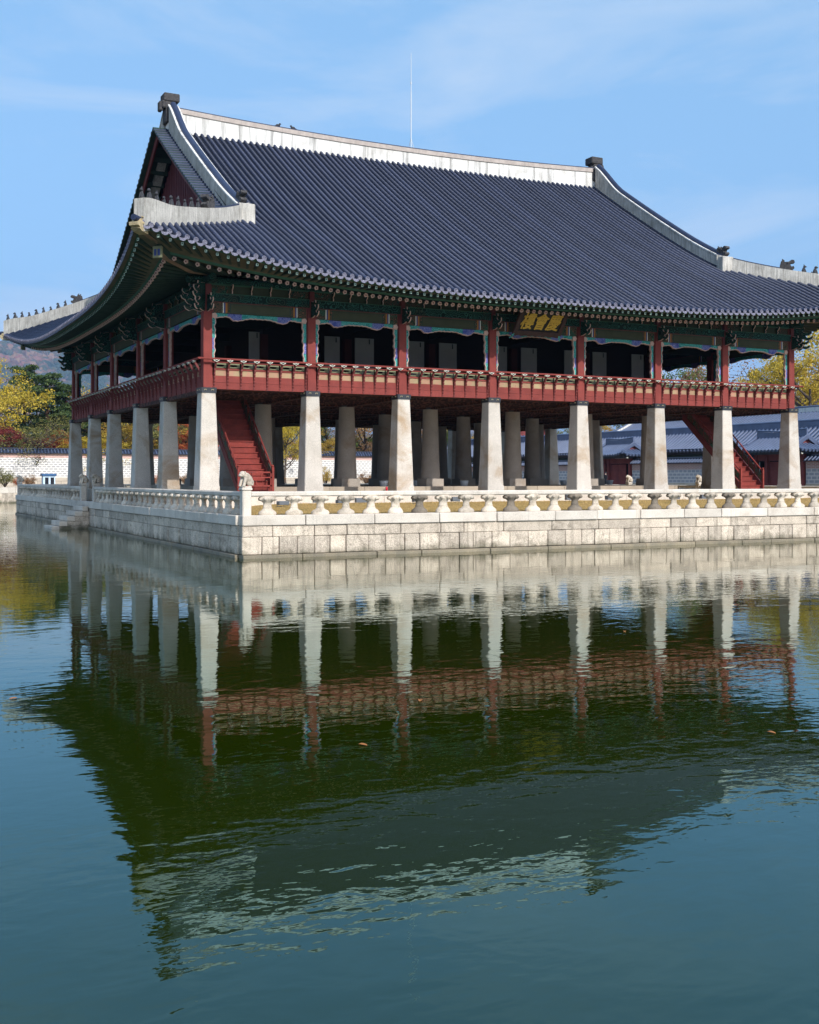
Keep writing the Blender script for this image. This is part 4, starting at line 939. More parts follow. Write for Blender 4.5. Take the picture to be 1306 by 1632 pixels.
def balustrade(label, axis, fixed, a0, a1, post_ends, first, step, facing, group=None, odd=()):
    root = empty('stone_balustrade', ((a0 + a1) / 2, fixed, 1.53) if axis == 0 else (fixed, (a0 + a1) / 2, 1.53)); tag(root, label, 'balustrade', group)
    rot = Matrix.Identity(4) if axis == 0 else Matrix.Rotation(math.pi / 2, 4, 'Z')
    def at(a): return Matrix.Translation((a, fixed, 0) if axis == 0 else (fixed, a, 0)) @ rot
    a = a0
    while a < a1 - .05:   # rail stones, eight sided
        L = random.uniform(2.0, 2.6); e = min(a + L, a1)
        if a1 - e < 1: e = a1
        oc = [(-.1, 2.185), (.1, 2.185), (.15, 2.23), (.15, 2.33), (.1, 2.375), (-.1, 2.375), (-.15, 2.33), (-.15, 2.23)]
        m = MB(); m.extrude(oc, (lambda p, z, t: (t, fixed + p, z)) if axis == 0 else (lambda p, z, t: (fixed + p, t, z)), a + .004, e - .004); m.build('rail_stone', M['coping'], root); a = e
    k = 0; b = a0 + first
    while b < a1 - .25:
        inst('baluster', bal_old if k in odd else random.choice(BAL), at(b) @ Matrix.Rotation(random.uniform(-.08, .08) + random.choice((0, math.pi)), 4, 'Z'), root); b += step; k += 1
    for a in post_ends:
        m = post_mesh(); p = m.build('end_post', M['coping']); p.matrix_basis = at(a); parent_to(p, root)
        st = MB(); lion(st, Matrix.Identity(4)); st = st.build('guardian_beast', M['baluster']); st.matrix_basis = Matrix.Translation(at(a).translation + Vector((0, 0, 2.555))) @ Matrix.Rotation(facing, 4, 'Z'); parent_to(st, p)
FX, FY = TX0 + .22, TY0 + .24
balustrade('pale stone balustrade along the front terrace edge below the seven bay facade', 0, FY, FX + .17, TX1 - .3, [FX + .0], .66, 1.035, R(200), odd=(6, 10, 13, 17, 21))
balustrade('shaded stone balustrade from the corner post to the water steps', 1, FX, FY + .17, 15.9, [15.75], .7, 1.0, R(200))
balustrade('far stretch of shaded stone balustrade beyond the water steps', 1, FX, 19.1, TY1 - .3, [19.2, TY1 - .3], .75, 1.0, R(200))
balustrade('rear stone balustrade seen between the pillars', 0, TY1 - .3, FX + .3, TX1 - .3, [], .6, 1.05, 0)
balustrade('stone balustrade with guardian posts on the far side towards the gate', 1, TX1 - .3, TY0 + .4, TY1 - .5, [9.5, 13.5, 21, 25], .6, 1.05, R(180))
# steps down to the water
ws = empty('water_steps', (TX0 - 1, 17.6, 0)); tag(ws, 'small flight of stone steps descending into the pond from the balustrade gap', 'steps')
for k in range(5):
    top = 1.26 - .275 * k; a = 0; ys0, ys1 = 16.35 + .02 * k, 18.9
    x0, x1 = TX0 - .42 * (k + 1), TX0 - (.08 if k == 0 else .42 * k - .02)
    MB().block(x0, ys0, top - .27, x1, ys1, top, .025, 0, .012).build('step_block', M['coping'], ws)
for k in range(4):
    z1 = .98 - .275 * k; x0 = TX0 - .42 * (k + 1) + .02; a = x0
    while a < TX0 - .1:
        e = min(a + random.uniform(.5, .9), TX0 - .02); MB().block(a, 16.38 , z1 - .27, e - .01, 18.85, z1, .02).build('side_block', M['block'], ws); a = e

# ------------------------------------------------------------------ small things about the terrace
def floodlight(x, y, ang, label, w=.42, h=.2):
    r = empty('floodlight', (x, y, lawn_z(x, y)), ang); tag(r, label, 'floodlight', 'floodlights on the lawn')
    m = MB(); m.block(-w / 2, -.12, .06, w / 2, .12, .06 + h, .015); m.build('lamp_housing', M['grey_box'], r, True)
    m = MB(); m.box(-w / 2 + .03, .12, .09, w / 2 - .03, .126, .03 + h); m.build('lens', M['glass_dark'], r, True)
    m = MB(); m.tube([(-w / 2 - .02, 0, .16), (-w / 2 - .02, 0, 0), (w / 2 + .02, 0, 0), (w / 2 + .02, 0, .16)], .015, 5); m.build('bracket', M['grey_box'], r, True)
for (x, y, w, h, lb) in ((2.0, -4.0, .5, .16, 'low grey floodlight on the lawn nearest the corner post'), (4.2, -2.6, .48, .32, 'taller grey floodlight box on the lawn below the second pillar'), (4.65, -4.0, .48, .15, 'low grey floodlight on the lawn behind the fourth baluster'), (6.1, -2.9, .55, .2, 'grey floodlight on the lawn left of the third pillar'), (8.6, -3.4, .45, .3, 'tall grey floodlight behind the darkest front baluster'), (11.0, -2.6, .4, .2, 'small grey floodlight on the lawn right of the darkest baluster'), (17.6, -2.4, .6, .26, 'grey floodlight on the lawn before the fifth pillar'), (19.4, -3., .42, .2, 'small grey floodlight on the lawn below the fifth pillar'), (23.8, -2.6, .5, .3, 'tall grey floodlight on the lawn near the right edge'), (25.4, -2.9, .4, .22, 'small grey floodlight on the lawn nearest the right edge')):
    floodlight(x, y, random.uniform(-.3, .3), lb, w, h)
def pot(x, y, label, s=1.):
    r = empty('water_jar', (x, y, 2.42)); tag(r, label, 'jar', 'white jars between the round pillars')
    m = MB(); m.lathe([(0, .17 * s), (.05, .2 * s), (.2, .23 * s), (.27, .24 * s), (.28, .2 * s)], 18); m.build('jar_body', M['pot'], r, True)
    m = MB(); m.lathe([(.255, .25 * s), (.285, .255 * s), (.3, .235 * s)], 18); m.build('jar_rim', M['metal'], r, True)
pot(12.0, 6.6, 'white jar on the inner floor beside the third front pillar'); pot(17.6, 7.6, 'white jar on the inner floor between the third and fourth pillars'); pot(15.6, 9.8, 'white jar deep inside near the fourth pillar', .9); pot(25.2, 8.6, 'white jar on the inner floor left of the fifth pillar', 1.1); pot(32.2, 13.2, 'white jar near the far red gate', 1.)
ex = empty('fire_extinguisher', (11.02, 4.35, 2.2)); ex.scale = (.7, .7, .5); tag(ex, 'small red fire extinguisher at the foot of the third front pillar', 'fire extinguisher')
MB().lathe([(0, .07), (.02, .085), (.36, .085), (.43, .04)], 14).build('cylinder', M['fire_red'], ex, True); MB().tube([(0, 0, .43), (0, 0, .5), (.08, 0, .52)], .02, 6).build('valve', M['iron'], ex, True); MB().tube([(.05, 0, .5), (.13, 0, .4), (.1, 0, .2)], .012, 5).build('hose', M['iron'], ex, True)

# floating leaves
for k, (x, y, lb) in enumerate(((-7.9, -33.8, 'orange leaf floating under the corner of the dark reflection'), (-9.6, -35.6, 'small orange leaf floating left in the dark reflection'), (-5.2, -37.0, 'pale leaf floating in the blue water right of the ridge reflection'), (-1.4, -29.8, 'tiny leaf floating in the middle of the dark reflection'), (-12.6, -31.5, 'tiny pale leaf floating in the open blue water at the left'))):
    m = MB(); n = 10; a0 = random.random() * 6
    ol = [(math.cos(2 * math.pi * i / n) * .05 * (1 + .4 * math.cos(2 * math.pi * i / n)), math.sin(2 * math.pi * i / n) * .028) for i in range(n)]
    m.extrude(ol, lambda a, b, t: (x + a * math.cos(a0) - b * math.sin(a0), y + a * math.sin(a0) + b * math.cos(a0), .004 + t + abs(b) * .4), 0, .004); tag(m.build('floating_leaf', M['dead_leaf']), lb, 'leaf', 'leaves floating on the pond')
# ------------------------------------------------------------------ beyond the pond
CS, CC = math.sin(.4319), math.cos(.4319)
def at(px, d):      # ground point at a bearing and depth from where the photographer stood
    r = (px - 548.43) / 1758.4 * d; return (-14.7 + r * CC + d * CS, -46.21 - r * CS + d * CC)
def wall_d(px): return 146.2 / (CC - CS * (px - 548.43) / 1758.4)
def h_at(ytop, d): return 2.85 + (762.15 - ytop) * d / 1758.4 - G
# north wall: stone base, white jointed blocks, brick band, tiled cap
nw = empty('palace_wall', (0, 100, G)); tag(nw, 'long white jointed block wall with brick band and tiled cap across the far bank', 'wall')
MB().box(-120, 99.72, G - .2, 64, 100.3, 2.95).build('stone_base', M['base_n'], nw)
MB().box(-120, 99.8, 2.95, 64, 100.25, 5.5).build('block_courses', M['brick_north'], nw)
MB().box(-120, 99.78, 5.5, 64, 100.27, 6.0).build('brick_band', M['brick_red_n'], nw)
def wall_cap(root, axis, fixed, a0, a1, z, hw=.65, rise=.5, sp=.42, only=1):
    f = (lambda a, p, zz: (a, fixed + p, zz)) if axis == 0 else (lambda a, p, zz: (fixed + p, a, zz))
    m = MB(); m.add([f(a0, -hw, z), f(a1, -hw, z), f(a1, 0, z + rise), f(a0, 0, z + rise), f(a0, hw, z), f(a1, hw, z), f(a0, -hw, z - .06), f(a1, -hw, z - .06), f(a1, hw, z - .06), f(a0, hw, z - .06)], [(0, 1, 2, 3), (3, 2, 5, 4), (6, 7, 1, 0), (9, 4, 5, 8), (6, 9, 8, 7)])
    m.tube([f(a0, 0, z + rise + .05), f(a1, 0, z + rise + .05)], .14, 8); m.build('cap_roof', M['far_bed'], root)
    m = MB(); a = a0 + .2
    while a < a1: m.tube([f(a, -hw - .03, z + .02), f(a, 0, z + rise + .03)], .085, 6, 0); a += sp
    o = m.build('cap_tile_rows', M['far_tile'], root); o['kind'] = 'stuff'
wall_cap(nw, 0, 100.02, -60, 64, 6.1)
# east wall with two gates
ew = empty('palace_wall', (66, 40, G)); tag(ew, 'grey block wall with red brick band and tiled cap beside the palace gates', 'wall')
for (a0, a1) in ((-40, 27.6), (33.8, 51.8), (56.8, 100)):
    MB().box(65.75, a0, G - .2, 66.3, a1, 2.35).build('stone_base', M['base_e'], ew); MB().box(65.8, a0, 2.35, 66.25, a1, 3.72).build('block_courses', M['brick_east'], ew); MB().box(65.78, a0, 3.72, 66.27, a1, 4.38).build('brick_band', M['brick_red_e'], ew)
    wall_cap(ew, 1, 66.02, a0, a1, 4.45, .6, .42)
def far_roof(root, x0, x1, y0, y1, ze, zr, hipd, sp=.42, white=True, lift=.5, w=.3):
    hx, hy, xm, ym = (x1 - x0) / 2, (y1 - y0) / 2, (x0 + x1) / 2, (y0 + y1) / 2
    def z_(d, u, hu): t = d / hx; return ze + (zr - ze) * (.78 * t + .22 * t * t) + lift * (abs(u) / hu) ** 4 * max(0, 1 - t * 1.6)
    def pt(side, u, d, z):
        return ((x0 + d, ym + u, z), (xm + u, y0 + d, z), (x1 - d, ym + u, z), (xm + u, y1 - d, z))[side]
    bed = MB(); rows = MB(); ends = MB()
    for side in range(4):
        hu = hy if side in (0, 2) else hx; n = int(hu * 2 / sp)
        def de(u):
            c = hu - abs(u)
            return (hx if c > hipd else c) if side in (0, 2) else min(c, hipd + .3)
        us = [-hu + 2 * hu * i / n for i in range(n + 1)]
        for i in range(n):
            a, b = us[i], us[i + 1]; K = 8
            for k in range(K):
                A0, A1, B0, B1 = de(a) * k / K, de(a) * (k + 1) / K, de(b) * k / K, de(b) * (k + 1) / K
                bed.add([pt(side, a, A0, z_(A0, a, hu)), pt(side, b, B0, z_(B0, b, hu)), pt(side, b, B1, z_(B1, b, hu)), pt(side, a, A1, z_(A1, a, hu))], [(0, 1, 2, 3)])
            if side in (0, 1):
                u = (a + b) / 2; e = de(u)
                if e > .3: K = max(2, int(e / 1.2)); rows.tube([pt(side, u, -.05 + (e + .05) * k / K, z_(max(0, e * k / K), u, hu) + .03) for k in range(K + 1)], .16, 6)
        bed.add([pt(side, -hu, 0, z_(0, -hu, hu) - .2)] + [pt(side, hu, 0, z_(0, hu, hu) - .2)] + [pt(side, hu, .6, ze - .3), pt(side, -hu, .6, ze - .3)], [(0, 1, 2, 3)])
    bed.build('roof', M['far_bed'], root); o = rows.build('tile_rows', M['far_tile'], root); o['kind'] = 'stuff'
    mat = M['plaster'] if white else M['far_tile']
    m = MB(); k = 12; ridge_wall(m, [(xm, y0 + hipd + (2 * hy - 2 * hipd) * i / k, zr) for i in range(k + 1)], w * 1.2, [.55 + .2 * ((i - k / 2) / (k / 2)) ** 2 for i in range(k + 1)], .2, 0, None, None); m.tube([(xm, y0 + hipd, zr + .8), (xm, ym, zr + .62), (xm, y1 - hipd, zr + .8)], w * .5, 8, 1); m.build('ridge', [mat, M['far_tile']], root)
    for sy in (0, 1):
        yy = lambda d: y0 + d if sy == 0 else y1 - d
        for sx in (0, 1):
            xx = lambda d: x0 + d if sx == 0 else x1 - d
            hp_ = [(xx(hipd * (1 - t / 8)), yy(hipd * (1 - t / 8)), z_(hipd * (1 - t / 8), hy - hipd * (1 - t / 8), hy)) for t in range(9)]
            rh = .45 if w > .25 else .2; m = MB(); ridge_wall(m, hp_, w, [rh] * 9, .1, 0); m.tube([(a, b, c + rh + .02) for a, b, c in hp_], w * .45, 6, 1)
            if hipd < hx - .3: 
                dp = [(xx(hipd + (hx - hipd) * t / 8), yy(hipd), z_(hipd + (hx - hipd) * t / 8, 0, hy)) for t in range(9)]; ridge_wall(m, dp, w, [rh + .04] * 9, .1, 0); m.tube([(a, b, c + rh + .06) for a, b, c in dp], w * .45, 6, 1)
            m.build('hip_ridge', [mat, M['far_tile']], root)
        if hipd < hx - .3:
            zz = z_(hipd, 0, hy); m = MB(); m.add([(x0 + hipd, yy(hipd + .25), zz - .2), (x1 - hipd, yy(hipd + .25), zz - .2), (xm, yy(hipd + .25), zr)], [(0, 1, 2)]); m.build('gable_wall', M['hall_wall'], root)
def hall_body(root, x0, x1, y0, y1, z0, z1, bay=3.2):
    MB().box(x0, y0, z0, x1, y1, z1).build('wall', M['hall_wall'], root)
    n = max(2, int((y1 - y0) / bay))
    for i in range(n + 1): y = y0 + (y1 - y0) * i / n; MB().box(x0 - .12, y - .14, z0, x0 + .02, y + .14, z1).build('pillar', M['red_dark'], root)
    for i in range(n):
        a, b = y0 + (y1 - y0) * i / n + .35, y0 + (y1 - y0) * (i + 1) / n - .35; MB().box(x0 - .05, a, z0 + .9, x0 + .01, b, z1 - .5).build('lattice_window', M['paper'], root)
    MB().box(x0 - .2, y0 - .2, z1 - .35, x1 + .2, y1 + .2, z1 + .3).build('eave_beam', M['green_dark'], root)
cor = empty('corridor_building', (73, 60, G)); tag(cor, 'long low corridor building with dark tiled roof behind the gate wall', 'building')
hall_body(cor, 71.2, 75.0, -8, 108, G, 5.5, 4.); far_roof(cor, 69.8, 76.4, -10, 110, 5.75, 7.9, 1.5, .56, False)
h1 = empty('palace_hall', (91, 50, G)); tag(h1, 'large tiled palace hall rising behind the corridor at the right', 'building')
hall_body(h1, 85.5, 93, 22, 80, G, 7.5); far_roof(h1, 83, 95.5, 18, 83, 7.9, 10.6, 3.0, .56)
h2 = empty('palace_hall', (78, 26, G)); tag(h2, 'nearer low tiled hall with white ridge at the right edge', 'building')
hall_body(h2, 77.6, 81.6, 8, 37.5, G, 6.7); far_roof(h2, 76.6, 82.6, 6, 39.5, 7.0, 8.5, 1.4, .56)
h3 = empty('palace_hall', (92, 108, G)); tag(h3, 'distant tiled hall seen between the inner pillars', 'building')
hall_body(h3, 78.5, 88, 96, 120, G, 7.0); far_roof(h3, 76, 90.5, 93, 123, 7.4, 12, 3.2, .56)
def gate(y0, y1, label):
    r = empty('palace_gate', (66, (y0 + y1) / 2, G)); tag(r, label, 'gate', 'red gates in the east wall')
    far_roof(r, 63.6, 68.6, y0 - 1.2, y1 + 1.2, 5.35, 6.6, 1.1, .42, False, .3, .16)
    for y in (y0 + .1, (y0 + y1) / 2 + 1.5, y1 - .1): MB().box(65.6, y - .14, G, 65.95, y + .14, 5.3).build('post', M['hall_wall'], r)
    MB().box(65.7, y0, 4.5, 66.1, y1, 5.2).build('transom', M['hall_wall'], r); MB().box(66.3, y0, G, 66.4, y1, 4.5).build('gateway_shade_panel', M['interior'], r)  # solid dark panel painted as the shade inside the gateway
    for k in (0, 1):
        d = MB(); a = (y0 + y1) / 2 - 1.35 + 1.4 * k; d.box(65.85, a, G + .1, 65.93, a + 1.32, 4.4); d = d.build('door_leaf', M['hall_wall'], r)
        for zz in (G + .9, G + 1.9): MB().box(65.81, a + .08, zz, 65.85, a + 1.24, zz + .1).build('door_batten', M['red_dark'], d)
    MB().box(64.5, y0 - .9, 5.05, 64.7, y0 + 1.2, 5.2).build('eave_board', M['white_paint'], r)
gate(52, 56.6, 'small red palace gate with tiled roof seen right of the fifth pillar'); gate(27.8, 33.6, 'red palace gate with tiled roof behind the right staircase')
# visitor standing before the gate
pr_ = empty('person', (63.4, 53.4, G)); tag(pr_, 'person in dark jacket and trousers standing before the far red gate', 'person')
def skin_person():
    m = bpy.data.meshes.new('body'); V = [(0, 0, .95), (0, 0, 1.12), (0, -.01, 1.32), (0, 0, 1.47), (0, 0, 1.55), (0, .01, 1.66), (0, .01, 1.73), (0, .2, 1.4), (.03, .27, 1.15), (.08, .24, .92), (.1, .23, .84), (0, -.2, 1.4), (.02, -.27, 1.15), (.08, -.25, .92), (.1, -.24, .84), (0, .1, .9), (.02, .11, .5), (0, .12, .1), (.13, .13, .04), (0, -.1, .9), (.03, -.11, .5), (-.01, -.12, .1), (.12, -.13, .04)]
    E_ = [(0, 1), (1, 2), (2, 3), (3, 4), (4, 5), (5, 6), (3, 7), (7, 8), (8, 9), (9, 10), (3, 11), (11, 12), (12, 13), (13, 14), (0, 15), (15, 16), (16, 17), (17, 18), (0, 19), (19, 20), (20, 21), (21, 22)]
    rad = [.15, .14, .16, .1, .06, .095, .08, .075, .06, .045, .04, .075, .06, .045, .04, .1, .075, .06, .045, .1, .075, .06, .045]
    m.from_pydata(V, E_, []); o = bpy.data.objects.new('body', m); COL.objects.link(o); o.modifiers.new('s', 'SKIN'); o.modifiers.new('d', 'SUBSURF').levels = 1
    sv = m.skin_vertices[0].data
    for i_, r_ in enumerate(rad): sv[i_].radius = (r_, r_)
    sv[0].use_root = True; bpy.context.view_layer.update()
    me = bpy.data.meshes.new_from_object(o.evaluated_get(bpy.context.evaluated_depsgraph_get())); bpy.data.objects.remove(o); return me
bm_ = skin_person(); bm_.materials.clear(); bm_.materials.append(pmat('dark_clothing', (.015, .015, .018), (.025, .02, .022), 5, .8, .2)); bm_.materials.append(pmat('skin', (.5, .32, .24), None, 5, .6, .3))
for p_ in bm_.polygons:
    z_c = sum(bm_.vertices[v].co.z for v in p_.vertices) / len(p_.vertices); p_.use_smooth = True; c_y = sum(abs(bm_.vertices[v].co.y) for v in p_.vertices) / len(p_.vertices)
    if z_c > 1.5 or (z_c < .9 and c_y > .19): p_.material_index = 1
po = bpy.data.objects.new('body', bm_); COL.objects.link(po); po.parent = pr_; pr_.rotation_euler.z = math.pi
hr_ = MB(); hr_.ball((-.02, .01, 1.7), .108, 12, 8, 0, (1.05, 1, 1)); hr_.build('hair', M['figure'], pr_, True)
# booth on the far bank
bt = empty('booth', (8.45, 88.5, G)); tag(bt, 'pale blue booth with dark blue roof and two dark windows on the far bank', 'booth')
MB().box(7.75, 88, G, 9.15, 89.2, 3.1).build('booth_wall', M['booth_white'], bt); MB().block(7.58, 87.85, 3.1, 9.3, 89.35, 3.4, .06).build('booth_roof', M['blue_paint'], bt)
for x in (7.95, 8.6):
    wdw = MB(); wdw.box(x, 87.96, 2.1, x + .42, 88.01, 2.95); wdw = wdw.build('window', M['glass_dark'], bt); MB().box(x - .04, 87.95, 2.06, x + .46, 88.0, 2.1).build('window_sill', M['white_paint'], wdw)

# ------------------------------------------------------------------ trees
def leaf_quads(m, c, rad, n, size, flat=1.):
    for _ in range(n):
        while True:
            p = Vector((random.uniform(-1, 1), random.uniform(-1, 1), random.uniform(-1, 1)))
            if p.length < 1: break
        p = Vector((p.x * rad, p.y * rad, p.z * rad * flat)) + Vector(c)
        a = Vector((random.gauss(0, 1), random.gauss(0, 1), random.gauss(0, 1))).normalized(); b = a.orthogonal().normalized(); b = Matrix.Rotation(random.random() * 6.28, 3, a) @ b; q = a.cross(b); s = size * random.uniform(.6, 1.3)
        m.add([p - b * s, p + q * s * .55, p + b * s, p - q * s * .55], [(0, 1, 2, 3)])
def tree_meshes(kind, seed):
    """unit trees 10 m tall"""
    random.seed(seed); t = MB(); c = MB()
    if kind == 'broad' or kind == 'sparse' or kind == 'gold':
        top = [(0, 0, 0)]; x = y = 0
        for k in range(1, 6): x += random.uniform(-.18, .18); y += random.uniform(-.18, .18); top.append((x, y, 1.15 * k))
        t.tube(top, [.26, .2, .17, .14, .11, .07], 8)
        nl = 13 if kind != 'sparse' else 18
        for i in range(nl):
            a = i * 2.4 + random.uniform(-.4, .4); hh = random.uniform(1.6, 5.4); L = random.uniform(1.6, 3.3) * (1.1 - abs(hh - 3.6) / 6); b0 = Vector((x * hh / 5.75, y * hh / 5.75, hh)); e = b0 + Vector((math.cos(a) * L, math.sin(a) * L, random.uniform(.9, 2.6))); mid = (b0 + e) / 2 + Vector((0, 0, -.25)); t.tube([b0, mid, e], [.09, .06, .025], 6)
            for q in range(5 if kind != 'sparse' else 8):
                f = random.uniform(.4, 1); s0 = b0.lerp(e, f); e2 = s0 + Vector((random.gauss(0, .9), random.gauss(0, .9), random.uniform(.1, 1.3))); t.tube([s0, e2], [.03, .008], 5, 0, False)
                if kind == 'sparse': leaf_quads(c, e2, .65, 50, .07)
                else: leaf_quads(c, e2, random.uniform(.4, .95), 120, .088, .8)
        for k in range(20 if kind != 'sparse' else 6):
            a = random.random() * 6.28; r = random.uniform(.3, 2.6); z = random.uniform(4.2, 9.3); r *= math.sqrt(max(.05, 1 - ((z - 5.5) / 4.2) ** 2)); leaf_quads(c, (math.cos(a) * r, math.sin(a) * r, z), random.uniform(.4, .9), 105 if kind != 'sparse' else 45, .085, .75)
    elif kind == 'pine':
        t.tube([(0, 0, 0), (.15, .1, 3), (-.1, .1, 6), (.1, 0, 9.3)], [.24, .19, .13, .04], 8)
        for k in range(34):
            z = 2.4 + 7.2 * k / 34; a = k * 2.4 + random.uniform(-.3, .3); L = (2.9 - 2.2 * ((z - 2.4) / 7.4) ** 1.3) * random.uniform(.65, 1.1); e = (math.cos(a) * L, math.sin(a) * L, z + .25)
            t.tube([(0, .05, z - .2), e], [.06, .02], 5)
            for f in (.35, .6, .82, 1.): leaf_quads(c, (e[0] * f, e[1] * f, z + .15 * f), random.uniform(.45, .75), 80, .1, .42)
    elif kind == 'shrub':
        for i in range(16):
            a = random.random() * 6.28; L = random.uniform(1.5, 4.5); e = Vector((math.cos(a) * L, math.sin(a) * L, random.uniform(4, 9))); t.tube([(0, 0, 0), e * .5 + Vector((0, 0, .6)), e], [.14, .09, .03], 5)
            for q in range(4): leaf_quads(c, e * random.uniform(.45, 1.05) + Vector((random.gauss(0, .6), random.gauss(0, .6), 0)), random.uniform(.7, 1.2), 70, .16)
    return t, c
TREES = {}
def tree(px, d, ytop, kind, leaf, bark, label, cat, wide=1., seed=0, group=None, name='tree'):
    key = (kind, leaf, bark, seed % 2)
    if key not in TREES:
        t, c = tree_meshes(kind, 100 + seed % 2 + {'broad': 0, 'gold': 0, 'sparse': 10, 'pine': 20, 'shrub': 30}[kind]); TREES[key] = (t.mesh('trunk', M[bark]), c.mesh('crown', M[leaf]))
    x, y = at(px, d); H = h_at(ytop, d); k = H / 9.9; rr = random.Random(px * 7 + int(d)); r = empty(name, (x, y, G), rr.random() * 6.28); r.scale = (k * wide, k * wide, k); tag(r, label, cat, group)
    for nm, me in zip(('trunk', 'crown'), TREES[key]): o = bpy.data.objects.new(nm, me); COL.objects.link(o); o.parent = r
T_ = tree
B_, P_ = 'bark', 'bark_pine'
wd = wall_d
T_(-6, wd(2) + 9, 562, 'broad', 'leaf_yellow', B_, 'tall yellow tree at the left edge behind the far wall', 'tree', 1.0, 0)
T_(40, wd(40) + 22, 578, 'pine', 'leaf_pine', P_, 'tallest dark pine beside the yellow tree', 'tree', .95, 0, None, 'pine_tree')
T_(76, wd(76) + 15, 592, 'pine', 'leaf_pine', P_, 'broad dark pine in the middle of the left grove', 'tree', 1.25, 1, None, 'pine_tree')
T_(104, wd(104) + 17, 608, 'pine', 'leaf_pine', P_, 'dark pine nearest the first far pillar', 'tree', 1.25, 0, None, 'pine_tree')
T_(44, wd(44) + 3, 645, 'sparse', 'leaf_olive', B_, 'pale olive tree with bare twigs in front of the pines', 'tree', 1.7, 1)
T_(3, wd(3) + 4, 668, 'broad', 'leaf_maroon', B_, 'maroon maple at the left edge above the wall', 'tree', 1.5, 1, None, 'maple_tree')
T_(23, wd(23) + 5, 688, 'broad', 'leaf_maroon', B_, 'low maroon maple under the olive tree', 'tree', 1.7, 0, None, 'maple_tree')
T_(72, wd(72) + 5, 696, 'broad', 'leaf_maroon', B_, 'low maroon shrub tree below the pines', 'tree', 2., 1, None, 'maple_tree')
T_(98, wd(98) + 7, 682, 'broad', 'leaf_red', B_, 'orange red maple left of the first far pillar', 'tree', 1.2, 0, None, 'maple_tree')
T_(107, wd(107) + 3.5, 697, 'broad', 'leaf_yellow', B_, 'small bright yellow tree left of the first far pillar', 'tree', 1.6, 1)
T_(140, wd(140) + 16, 628, 'pine', 'leaf_pine', P_, 'dark pine between the first two far pillars', 'tree', 1.2, 1, None, 'pine_tree')
T_(137, wd(137) + 4, 692, 'broad', 'leaf_yellow', B_, 'low yellow tree between the first two far pillars', 'tree', 1.8, 0)
T_(168, wd(168) + 4, 685, 'broad', 'leaf_yellow', B_, 'low yellow tree between the second and third far pillars', 'tree', 1.8, 1)
T_(172, wd(172) + 14, 622, 'broad', 'leaf_green', B_, 'green tree behind the third far pillar', 'tree', 1.2, 0)
T_(208, wd(208) + 6, 640, 'broad', 'leaf_gold', B_, 'golden olive tree between the third and fourth far pillars', 'tree', 1.3, 1)
T_(205, wd(205) + 18, 604, 'sparse', 'leaf_olive', B_, 'thin olive tree seen through the side bays of the upper storey', 'tree', 1.2, 0)
T_(160, wd(160) + 22, 598, 'sparse', 'leaf_gold', B_, 'thin golden tree seen through the far bays of the upper storey', 'tree', 1.2, 1)
T_(250, wd(250) + 7, 636, 'broad', 'leaf_olive', B_, 'olive green tree left of the fifth far pillar', 'tree', 1.3, 0)
T_(296, wd(296) + 5, 652, 'broad', 'leaf_red', B_, 'orange red maple behind the corner pillar', 'tree', 1.3, 1, None, 'maple_tree')
T_(300, wd(300) + 14, 634, 'broad', 'leaf_green', B_, 'green tree above the red maple behind the corner pillar', 'tree', 1.2, 1)
T_(380, wd(380) + 6, 640, 'broad', 'leaf_brown', B_, 'rust brown tree seen past the left staircase', 'tree', 1.3, 0)
T_(455, wd(455) - 7, 650, 'gold', 'leaf_yellow', B_, 'bright yellow tree before the wall left of the second pillar', 'tree', .85, 0)
T_(440, wd(440) + 6, 640, 'broad', 'leaf_gold', B_, 'golden tree behind the wall left of the second pillar', 'tree', 1.2, 1)
T_(522, wd(522) + 8, 634, 'broad', 'leaf_green', B_, 'green tree behind the wall right of the second pillar', 'tree', 1.1, 0)
T_(530, wd(530) + 4, 690, 'broad', 'leaf_gold', B_, 'low golden tree above the wall right of the second pillar', 'tree', 1.5, 1)
T_(582, wd(582) + 6, 634, 'sparse', 'leaf_brown', B_, 'bare branched brown tree left of the third pillar', 'tree', 1.3, 1)
T_(574, wd(574) + 12, 672, 'broad', 'leaf_gold', B_, 'golden tree under the bare branches left of the third pillar', 'tree', 1.3, 0)
T_(650, wd(650) + 8, 640, 'broad', 'leaf_brown', B_, 'rust brown tree behind the third pillar', 'tree', 1.2, 1)
T_(708, wd(700) + 8, 650, 'broad', 'leaf_green', B_, 'green tree seen between the inner pillars', 'tree', 1.1, 1)
T_(752, wd(740) + 8, 650, 'broad', 'leaf_gold', B_, 'golden tree seen left of the fourth pillar', 'tree', 1.1, 0)
T_(815, 195, 668, 'broad', 'leaf_olive', B_, 'olive tree behind the distant hall', 'tree', 1.2, 1)
T_(905, 172, 664, 'broad', 'leaf_olive', B_, 'olive tree above the roofs left of the fifth pillar', 'tree', 1.2, 0)
T_(960, 176, 658, 'broad', 'leaf_gold', B_, 'golden tree above the hall right of the fifth pillar', 'tree', 1.2, 1)
T_(1070, 178, 556, 'broad', 'leaf_green', B_, 'green yellow tree seen through the upper bay before last', 'tree', 1., 0)
T_(1112, 182, 560, 'broad', 'leaf_brown', B_, 'russet tree at the right of the upper bay before last', 'tree', .9, 1)
T_(1035, 190, 572, 'broad', 'leaf_olive', B_, 'olive tree low in the fifth upper bay', 'tree', .9, 0)
T_(1172, 172, 552, 'sparse', 'leaf_brown', B_, 'bare brown tree seen through the last upper bay', 'tree', 1.2, 0)
T_(1226, 168, 545, 'broad', 'leaf_yellow', B_, 'yellow tree seen through the last upper bay', 'tree', .8, 1)
T_(1291, 150, 508, 'gold', 'leaf_yellow', B_, 'tall yellow tree with dark trunk beyond the right end of the pavilion', 'tree', .85, 0)
